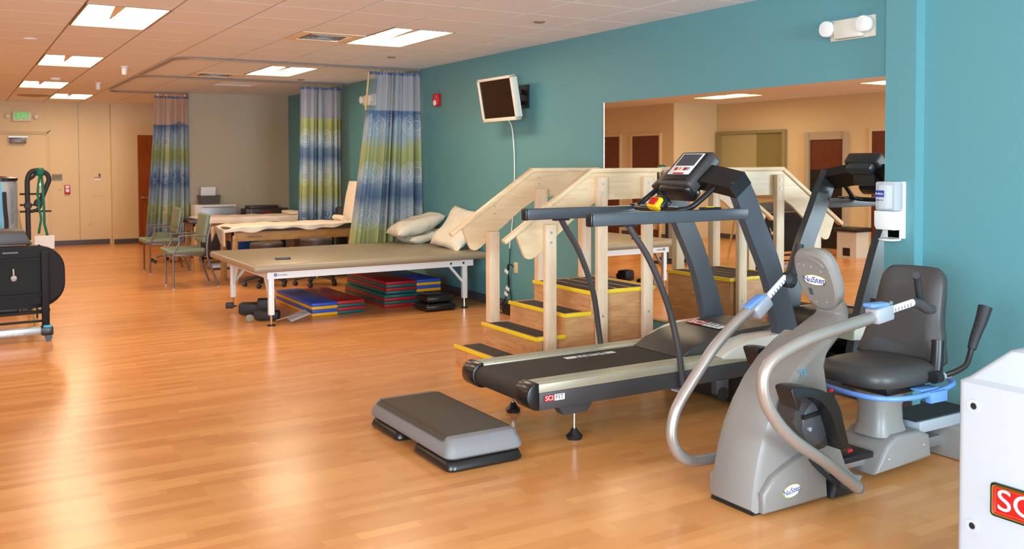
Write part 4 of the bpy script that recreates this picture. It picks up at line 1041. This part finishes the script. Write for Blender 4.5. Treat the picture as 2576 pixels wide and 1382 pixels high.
# ------------------------------------------------------------------ aerobic step
t = thing('aerobic_step', 'grey aerobic step with dark top on black risers, in the front', 'exercise step', (-2.66, 4.6, 0))
def slab(bb, x0, x1, y0, y1, z0, z1, inset, rad, n=6):
    def ring(x0, x1, y0, y1, r, z):
        pts = []
        for cx_, cy_, a0 in ((x1-r, y1-r, 0), (x0+r, y1-r, 90), (x0+r, y0+r, 180), (x1-r, y0+r, 270)):
            for i in range(n+1):
                a = math.radians(a0+90*i/n); pts.append((cx_+r*math.cos(a), cy_+r*math.sin(a), z))
        return pts
    lv = [(0.012, z0), (0, z0+.012), (0, z0+(z1-z0)*.35), (inset*.9, z1-.006), (inset+.008, z1)]
    R = []
    for ins, z_ in lv: R.append([bb.bm.verts.new(p) for p in ring(x0+ins, x1-ins, y0+ins, y1-ins, max(rad-ins*.4, .01), z_)])
    for a, b_ in zip(R, R[1:]):
        for k in range(len(a)): bb.bm.faces.new((a[k], a[(k+1) % len(a)], b_[(k+1) % len(a)], b_[k]))
    bb.bm.faces.new(R[0][::-1]); bb.bm.faces.new(R[-1]); return bb
SX0, SX1, SY0, SY1 = -2.955, -2.50, 4.10, 5.13
slab(B(), SX0, SX1, SY0, SY1, .062, .165, .035, .05).out('platform', 'stepgrey', t, angle=45)
slab(B(), SX0+.036, SX1-.036, SY0+.085, SY1-.085, .155, .172, .006, .015).out('top_mat', 'steptop', t, angle=45)
B().prism([(SX0+.012, .145), (SX0+.045, .171), (SX0+.045, .150)], 'y', SY0+.085, SY1-.085).out('top_mat_edge', 'steptop', t, smooth=False)
for y0, y1 in ((SY0, SY0+.44), (SY1-.40, SY1)):
    slab(B(), SX0, SX1, y0, y1, 0, .056, .014, .05).out('riser', 'blackgloss', t, angle=45)

# ------------------------------------------------------------------ recumbent stepper
t = thing('recumbent_stepper', 'grey recumbent stepper with curved silver arms and charcoal swivel seat', 'exercise machine', (-1.3, 3.04, 0))
y0, y1, yc = 2.90, 3.18, 3.04
front = [(-2.075, .03), (-2.07, .10), (-2.055, .18), (-2.035, .26), (-2.0, .36), (-1.945, .46), (-1.87, .56), (-1.78, .645), (-1.68, .71), (-1.60, .75)]
back = [(-1.60, .68), (-1.62, .62), (-1.60, .52), (-1.575, .42), (-1.54, .31), (-1.505, .22), (-1.46, .12), (-1.40, .07), (-1.34, .055), (-1.36, .03), (-1.62, .012), (-2.05, .012)]
# shell: loft of the side profile, domed across its width so the front is rounded
prof = front+back
cxz = Vector((-1.78, .30))
bb = B(); rings = []
for yy, k, off in ((y0, .93, .0), (y0+.015, .975, 0), (y0+.05, 1.0, 0), (yc, 1.012, 0), (y1-.05, 1.0, 0), (y1-.015, .975, 0), (y1, .93, 0)):
    ring = []
    for i, (a, b_) in enumerate(prof):
        if i < len(front): ring.append(bb.bm.verts.new((a+(1-k)*1.1*.5, yy, b_ - (1-k)*.25)))
        else: ring.append(bb.bm.verts.new((a, yy, b_)))
    rings.append(ring)
for a, b_ in zip(rings, rings[1:]):
    for k in range(len(a)): bb.bm.faces.new((a[k], a[(k+1) % len(a)], b_[(k+1) % len(a)], b_[k]))
bb.bm.faces.new(rings[0][::-1]); bb.bm.faces.new(rings[-1])
bb.out('body_shell', 'nugrey', t, angle=30)
# lower side panel (raised) with logo
B().prism([(-2.03, .014), (-2.035, .10), (-1.98, .165), (-1.90, .20), (-1.80, .235), (-1.72, .255), (-1.68, .20), (-1.63, .13), (-1.62, .014)], 'y', y0-.035, y0+.01, .014, 3).out('lower_side_cover', 'nugrey', t, angle=40)
B().prism([(-2.03, .014), (-2.035, .10), (-1.90, .20), (-1.72, .255), (-1.63, .13), (-1.62, .014)], 'y', y1-.01, y1+.035, .014, 3).out('lower_side_cover', 'nugrey', t, angle=40)
B().box(-2.06, -1.64, y0+.01, y1-.01, 0, .014).out('floor_pad', 'black', t, smooth=False)
def oval(c, xd_, yd_, hx, hy, parent, size):
    c = Vector(c); x = Vector(xd_).normalized(); y = Vector(yd_).normalized(); n = x.cross(y)
    for (k, off, m_, nm) in ((1.0, 0, 'goldrim', 'logo_rim'), (.90, .0015, 'paper', 'logo_plate')):
        bb = B(); vs = [bb.bm.verts.new(c+n*(off+.001)+x*hx*k*math.cos(a)+y*hy*k*math.sin(a)) for a in [2*PI*i/32 for i in range(32)]]
        vb = [bb.bm.verts.new(v.co-n*.002) for v in vs]
        bb.bm.faces.new(vs); bb.bm.faces.new(vb[::-1])
        for i in range(32): bb.bm.faces.new((vs[i], vs[(i+1) % 32], vb[(i+1) % 32], vb[i]))
        bb.out(nm, m_, parent)
    text('logo_lettering', 'NuStep', c+n*.0032, x, y, size, 'navy', parent)
oval((-1.865, y0-.036, .092), (1, 0, .12), (-.12, 0, 1), .060, .030, t, .036)
text('model_lettering', 'T5', (-1.76, y0-.003, .60), (1, 0, .18), (-.18, 0, 1), .05, 'cyan', t)
# neck: swept tube with oval section, then head
def sweep(pts, name, mat, n=20, sub=4):
    """pts: (x, z, half thickness in profile, half width in y)"""
    bb = B(); P = []
    for i in range(len(pts)-1):
        p0, p1, p2, p3 = [Vector(pts[j]) for j in (max(i-1, 0), i, i+1, min(i+2, len(pts)-1))]
        for k in range(sub):
            q = k/sub; P.append(.5*((2*p1)+(-p0+p2)*q+(2*p0-5*p1+4*p2-p3)*q*q+(-p0+3*p1-3*p2+p3)*q**3))
    P.append(Vector(pts[-1])); R = []
    for i, p in enumerate(P):
        d = P[min(i+1, len(P)-1)]-P[max(i-1, 0)]; d = Vector((d[0], 0, d[1])).normalized(); nn = Vector((-d.z, 0, d.x))
        ring = []
        for k in range(n):
            a = 2*PI*k/n; ca, sa = math.cos(a), math.sin(a)
            e = .75; ca = math.copysign(abs(ca)**e, ca); sa = math.copysign(abs(sa)**e, sa)
            ring.append(bb.bm.verts.new(Vector((p[0], yc, p[1]))+nn*(p[2]*ca)+Vector((0, p[3]*sa, 0))))
        R.append(ring)
    for a, b_ in zip(R, R[1:]):
        for k in range(n): bb.bm.faces.new((a[k], a[(k+1) % n], b_[(k+1) % n], b_[k]))
    bb.bm.faces.new(R[0][::-1]); bb.bm.faces.new(R[-1])
    return bb.out(name, mat, t, angle=60)
sweep([(-1.74, .58, .075, .13), (-1.66, .63, .08, .125), (-1.56, .70, .068, .105), (-1.47, .755, .06, .092), (-1.415, .79, .055, .084), (-1.395, .835, .05, .08), (-1.42, .89, .042, .078)], 'neck', 'nugrey')
# head: tilted rounded plate
hc = Vector((-1.485, yc, .998)); hu = Vector((-.42, 0, 1)).normalized(); hx_ = Vector((0, -1, 0)); hn = hx_.cross(hu)
if hn.x > 0: hn = -hn
outl = []
for i in range(40):
    a = 2*PI*i/40; ca, sa = math.cos(a), math.sin(a)
    rx = .118*(1 if sa > 0 else 1-.42*abs(sa)**1.5); e = .62
    outl.append((math.copysign(abs(ca)**e, ca)*rx, math.copysign(abs(sa)**e, sa)*.165))
bb = B(); R = []
for off, k in ((-.035, .82), (-.03, .93), (0, 1.0), (.022, .97), (.032, .86)):
    R.append([bb.bm.verts.new(hc+hn*off+hx_*(p[0]*k)+hu*(p[1]*k)) for p in outl])
for a, b_ in zip(R, R[1:]):
    for k in range(40): bb.bm.faces.new((a[k], a[(k+1) % 40], b_[(k+1) % 40], b_[k]))
bb.bm.faces.new(R[0][::-1]); bb.bm.faces.new(R[-1])
bb.out('console_head', 'nugrey', t, angle=28)
oval(hc+hn*.033+hu*.012, hx_ if hx_.cross(hu).dot(hn) > 0 else -hx_, hu, .072, .029, t, .045)
for a_, b_ in ((-.075, .09), (-.045, .085), (-.0, .082), (.05, .06), (-.03, -.11), (.035, -.105)):
    B().obox(hc+hn*.033+hx_*a_+hu*b_, hx_, hu, hn, .004, .004, .001).out('head_screw', 'silver', t)
B().tube([hc+hn*.034+hx_*a_+hu*b_ for a_, b_ in ((-.08, .095), (-.05, .118), (0, .125), (.05, .11), (.075, .085))], .004, 6).out('head_ridge', 'nugrey', t)
B().obox(hc+hn*.033-hx_*.045-hu*.055, hx_, hu, hn, .010, .018, .001).out('port_cover', 'base', t)
for k in (0, .028):
    B().obox((-1.415+k*.8, y0+.075, .8-.028+k*.9), (.6, 0, .5), (0, 1, 0), (-.5, 0, .6), .011, .022, .001).out('warning_label', 'paper', t)
# moving arms
near = [(-1.60, .10), (-1.70, .17), (-1.806, .248), (-2.006, .376), (-2.120, .48), (-2.185, .58), (-2.197, .67), (-2.15, .735), (-2.05, .775), (-1.913, .808), (-1.70, .836), (-1.47, .865)]
far = [(-1.80, .10), (-1.90, .105), (-2.008, .114), (-2.09, .16), (-2.135, .25), (-2.125, .34), (-2.08, .42), (-1.959, .554), (-1.856, .66), (-1.72, .76), (-1.60, .83), (-1.54, .855)]
B().tube([(a, 2.72, b_) for a, b_ in near], .0275, 16, 3).out('swing_arm', 'nutube', t)
B().tube([(-1.62, 3.20, .09), (-1.72, 3.3, .095)]+[(a, 3.36, b_) for a, b_ in far], .0275, 16, 3).out('swing_arm', 'nutube', t)
B().tube([(-1.60, 2.72, .10), (-1.56, 2.78, .085), (-1.55, 2.9, .08)], .03, 12).out('arm_pivot', 'tmdark', t)
def arm_end(y, p, q, s, gl):
    p, q = Vector((p[0], y, p[1])), Vector((q[0], y, q[1])); d = (q-p).normalized(); n_ = Vector((0, 1, 0)).cross(d)
    if n_.z < 0: n_ = -n_
    B().obox(p, d, Vector((0, 1, 0)), n_, .06, .036, .036, .012, 2).out('arm_clamp', 'silver', t)
    B().tube([p+d*.06, q], .017, 12, 0).out('inner_tube', 'whitemetal', t)
    B().obox(p+n_*.046-d*.02, (d-n_*.15).normalized(), Vector((0, 1, 0)), (n_+d*.15).normalized(), .062, .028, .010, .009, 3).out('clamp_lever', 'nublue', t)
    B().lathe(tuple(p+n_*.045+d*.045-Vector((0, .03, 0))), [(.008, -.004), (.008, .004)], 10, 'y').out('clamp_bolt', 'chrome', t)
    for k in range(6):
        c_ = p+d*(.09+k*.022); B().obox(c_+Vector((0, -.0165, 0)), d, n_, (0, 1, 0), .002, .007, .0015).out('scale_mark', 'base', t)
arm_end(2.72, (-1.46, .872), (-1.22, .905), 1, 0)
arm_end(3.36, (-1.555, .83), (-1.37, .965), 1, 0)
# grips
B().tube([(-1.36, 3.36, .955), (-1.31, 3.36, .99), (-1.28, 3.365, 1.05), (-1.255, 3.37, 1.13)], [.03, .03, .022], 12).out('hand_grip', 'rubber', t)
B().lathe((-1.345, 3.36, .95), [(.02, -.04), (.042, -.02), (.042, .02), (.02, .035)], 16, 'y').out('grip_joint', 'rubber', t)
B().tube([(-1.23, 2.72, .905), (-1.18, 2.72, .895), (-1.12, 2.72, .865), (-1.075, 2.72, .86)], [.024, .022], 12).out('grip_pad', 'tmdark', t)
B().tube([(-1.115, 2.75, .87), (-1.15, 2.74, .94), (-1.18, 2.73, 1.02), (-1.20, 2.72, 1.03)], [.018, .017], 12).out('hand_grip', 'rubber', t)
# pedals
def pedal(y, dx, dz, nearside=True):
    s = 1 if nearside else -1
    O = lambda L: [(p+dx, q+dz) for p, q in L]
    hs = O(sm([(-1.925, .42), (-1.911, .50), (-1.874, .546), (-1.772, .528), (-1.706, .479), (-1.66, .381), (-1.672, .30), (-1.756, .272), (-1.872, .325), (-1.925, .42)])[:-1])
    B().prism(hs, 'y', y+.0, y+s*.10, .018, 3).out('pedal_housing', 'tmdark', t, angle=50)
    B().prism([(-1.79+dx+.085*math.cos(k*.3142), .40+dz+.10*math.sin(k*.3142)) for k in range(20)], 'y', y-s*.006, y+s*.01, .004).out('housing_cover', 'tmgrey', t, angle=50)
    B().prism(O(sm([(-2.024, .592), (-1.99, .603), (-1.866, .580), (-1.785, .546), (-1.725, .498), (-1.70, .43), (-1.651, .286)])+sm([(-1.70, .284), (-1.765, .437), (-1.81, .496), (-1.866, .534), (-1.955, .560), (-1.972, .50), (-1.99, .51)])), 'y', y-.075, y+.02, .006).out('foot_cradle', 'black', t, angle=30)
    B().tube([(-1.67+dx, y-.03, .30+dz), (-1.66+dx, y-.06, .28+dz)], .016, 10, 0).out('strap_buckle', 'black', t)
    B().lathe((-1.642+dx, y-.07, .272+dz), [(.008, -.008), (.008, .008)], 10, 'x').out('strap_tip', 'red', t)
    B().lathe((-1.745+dx, y-.05, .552+dz), [(.007, -.008), (.007, .008)], 10, 'x').out('strap_tip', 'red', t)
    B().lathe((-1.74+dx, y-.04, .52+dz), [(.02, -.01), (.02, .01)], 12, 'y').out('strap_buckle', 'black', t)
    B().obox((-1.83+dx, y-.012*s, .445+dz), (1, 0, .1), (0, 1, 0), (0, 0, 1), .05, .008, .008).out('side_lever', 'black', t)
    B().lathe((-1.84+dx, y-.012*s, .385+dz), [(.010, -.006), (.008, .006)], 12, 'y').out('housing_bolt', 'silver', t)
pedal(2.80, .0, 0)
pedal(3.27, .28, .06, False)
B().tube([(-1.75, 2.87, .22), (-1.68, 2.85, .15), (-1.62, 2.84, .10), (-1.56, 2.84, .07)], .012, 8).out('link_rod', 'rubber', t)
B().prism([(-1.62, .012), (-1.60, .08), (-1.56, .12), (-1.50, .10), (-1.45, .05), (-1.45, .012)], 'y', 2.84, 2.92, .01).out('pivot_cover', 'blackgloss', t)
# rail between tower and seat, rear foot
B().box(-1.52, -.42, 2.99, 3.11, .06, .115, .004).out('main_rail', 'alu', t)
B().box(-1.45, -1.22, 2.93, 3.15, .115, .145, .004).out('front_rail_cap', 'black', t)
B().box(-.86, -.40, 2.93, 3.15, .175, .235, .006).out('rear_rail', 'silver', t)
B().box(-.88, -.40, 2.94, 3.14, .235, .242).out('rail_cover', 'rubber', t, smooth=False)
B().box(-.60, -.38, 2.80, 3.28, .0, .18, .02).out('rear_foot', 'nugrey', t)
# seat carriage
B().prism([(-1.24, .035), (-1.15, .165), (-1.08, .205), (-.90, .205), (-.82, .175), (-.80, .055)], 'y', 2.90, 3.18, .02, 3).out('carriage_cover', 'nugrey', t, angle=40)
for (x, z_) in ((-1.14, .10), (-.87, .13)): B().lathe((x, 2.90, z_), [(.006, 0), (.004, -.003)], 8, 'y').out('cover_screw', 'silver', t)
def rsweep(prof, c, n=28, p=.6):
    bb = B(); R = []
    for hx_s, hy_s, z_ in prof:
        ring = []
        for k in range(n):
            a = 2*PI*k/n; ca, sa = math.cos(a), math.sin(a)
            ring.append(bb.bm.verts.new((c[0]+math.copysign(abs(ca)**p, ca)*hx_s, c[1]+math.copysign(abs(sa)**p, sa)*hy_s, z_)))
        R.append(ring)
    for a, b_ in zip(R, R[1:]):
        for k in range(n): bb.bm.faces.new((a[k], a[(k+1) % n], b_[(k+1) % n], b_[k]))
    bb.bm.faces.new(R[0][::-1]); bb.bm.faces.new(R[-1]); return bb
rsweep([(.125, .105, .19), (.105, .09, .24), (.10, .085, .33), (.115, .10, .385), (.12, .10, .41)], (-1.03, 3.04)).out('seat_column', 'nugrey', t, angle=40)
B().box(-1.16, -.86, 2.90, 3.18, .41, .455, .01).out('seat_bracket', 'black', t)
# swivelling seat
rsweep([(.21, .18, .455), (.25, .215, .465), (.262, .228, .50), (.25, .215, .54), (.20, .175, .56), (.05, .05, .565)], (-1.04, 3.05), 36, .55).out('seat_cushion', 'seat', t, angle=60)
# backrest
bc = Vector((-.74, 3.08, .76)); bu = Vector((.22, .0, 1)).normalized(); bx_ = Vector((.18, -1, 0)).normalized(); bn = bx_.cross(bu).normalized()
if bn.x > 0: bn = -bn
ol = [(-.20, -.26), (.20, -.26), (.215, -.15), (.185, -.02), (.175, .1), (.165, .19), (.14, .235), (.09, .255), (-.09, .255), (-.14, .235), (-.165, .19), (-.175, .1), (-.185, -.02), (-.215, -.15)]
P4 = []
for i in range(len(ol)):
    p0, p1, p2, p3 = [Vector((*ol[(i+k) % len(ol)], 0)) for k in (-1, 0, 1, 2)]
    for q in (0, .33, .66):
        P4.append(.5*((2*p1)+(-p0+p2)*q+(2*p0-5*p1+4*p2-p3)*q*q+(-p0+3*p1-3*p2+p3)*q**3))
bb = B(); R = []
for off, k in ((-.045, .90), (-.035, .98), (0, 1.0), (.02, .985), (.035, .9), (.04, .6)):
    R.append([bb.bm.verts.new(bc+bn*(off+.03*(p.x/.2)**2)+bx_*(p.x*k)+bu*(p.y*k)) for p in P4])
for a, b_ in zip(R, R[1:]):
    for k in range(len(a)): bb.bm.faces.new((a[k], a[(k+1) % len(a)], b_[(k+1) % len(a)], b_[k]))
bb.bm.faces.new(R[0][::-1]); bb.bm.faces.new(R[-1])
bb.out('backrest', 'seat', t, angle=60)
B().tube([(-.86, 2.85, .47), (-.83, 2.86, .56), (-.81, 2.87, .66)], .03, 12).out('back_hinge', 'black', t)
# armrests
B().tube([(-.86, 2.80, .50), (-.82, 2.76, .525), (-.775, 2.74, .555), (-.745, 2.74, .60), (-.725, 2.74, .65)], .014, 10).out('armrest_tube', 'black', t)
B().tube([(-.73, 2.74, .63), (-.70, 2.74, .69), (-.655, 2.74, .76), (-.62, 2.74, .83)], [.020, .034], 14).out('armrest_pad', 'rubber', t)
B().tube([(-.80, 3.26, .50), (-.76, 3.31, .56), (-.72, 3.33, .70), (-.69, 3.33, .80)], [.016, .03], 12).out('armrest_pad', 'rubber', t)
B().lathe((-.90, 2.80, .50), [(.03, -.05), (.03, .0)], 14, 'x').out('swivel_knob', 'black', t)
B().tube([(-.90, 2.80, .50), (-.82, 2.80, .50)], .017, 12, 0).out('swivel_tube', 'silver', t)
# blue hoop
hoop = [(-1.20, 3.28, .43), (-1.27, 3.20, .43), (-1.305, 3.05, .43), (-1.305, 2.92, .43), (-1.26, 2.83, .43), (-1.15, 2.785, .43), (-1.0, 2.785, .43), (-.85, 2.80, .435), (-.74, 2.83, .44), (-.70, 2.88, .445)]
B().tube(hoop, .013, 12, 3).out('seat_hoop', 'nublue', t)
B().box(-1.01, -.88, 2.765, 2.80, .385, .44, .006).out('swivel_latch', 'nublue', t)
B().box(-1.04, -.90, 2.80, 2.86, .44, .45, .003).out('latch_plate', 'nublue', t)

# ------------------------------------------------------------------ white machine, right foreground
t = thing('arm_ergometer', 'white machine housing with a red logo, cropped at the right edge', 'exercise machine', (-1.8, 1.8, 0))
def rp(x0, x1, y0, y1, r):
    pts = []
    for cx_, cy_, a0 in ((x1-r, y1-r, 0), (x0+r, y1-r, 90), (x0+r, y0+r, 180), (x1-r, y0+r, 270)):
        for i in range(7):
            a = math.radians(a0+90*i/6); pts.append((cx_+r*math.cos(a), cy_+r*math.sin(a)))
    return pts
bb = B(); R = []
for z_, ins, top in ((.02, .01, 0), (.04, 0, 0), (.45, 0, 0), (.77, 0, 0)):
    R.append([bb.bm.verts.new((x, y, z_)) for x, y in rp(-1.95+ins, -1.62-ins, 1.40, 2.02-ins*.5, .03)])
for zt_, e1, e2 in ((.785, .012, .02), (.895, .03, .145), (.905, .04, .17)):
    R.append([bb.bm.verts.new((x, y, zt_)) for x, y in rp(-1.95+e1*2.2, -1.64, 1.44, 2.02-e2, .03)])
for a, b_ in zip(R, R[1:]):
    for k in range(len(a)): bb.bm.faces.new((a[k], a[(k+1) % len(a)], b_[(k+1) % len(a)], b_[k]))
bb.bm.faces.new(R[0][::-1]); bb.bm.faces.new(R[-1])
bb.out('housing', 'ergowhite', t, angle=25)
B().box(-1.85, -1.70, 1.50, 1.78, .90, .93, .01).out('top_console', 'tmdark', t)
for z_, y_ in ((.69, 1.955), (.258, 1.955)):
    B().lathe((-1.95, y_, z_), [(.024, 0), (.024, -.004), (.016, -.004), (.016, -.001)], 20, 'x').out('screw_recess', 'ergowhite', t)
    B().lathe((-1.951, y_, z_), [(.012, 0), (.010, -.002)], 16, 'x').out('screw_hole', 'black', t)
pl = B().box(-1.954, -1.949, 1.56, 1.882, .325, .442, .012).out('logo_border', 'black', t)
B().box(-1.9555, -1.953, 1.565, 1.876, .331, .436, .010).out('logo_gold', 'goldrim', t)
B().box(-1.9565, -1.954, 1.569, 1.872, .335, .432, .009).out('logo_field', 'red', t)
text('logo_lettering', 'SCIFIT', (-1.9572, 1.862, .383), (0, -1, 0), (0, 0, 1), .105, 'paper', t, align='LEFT', sx=1.15)
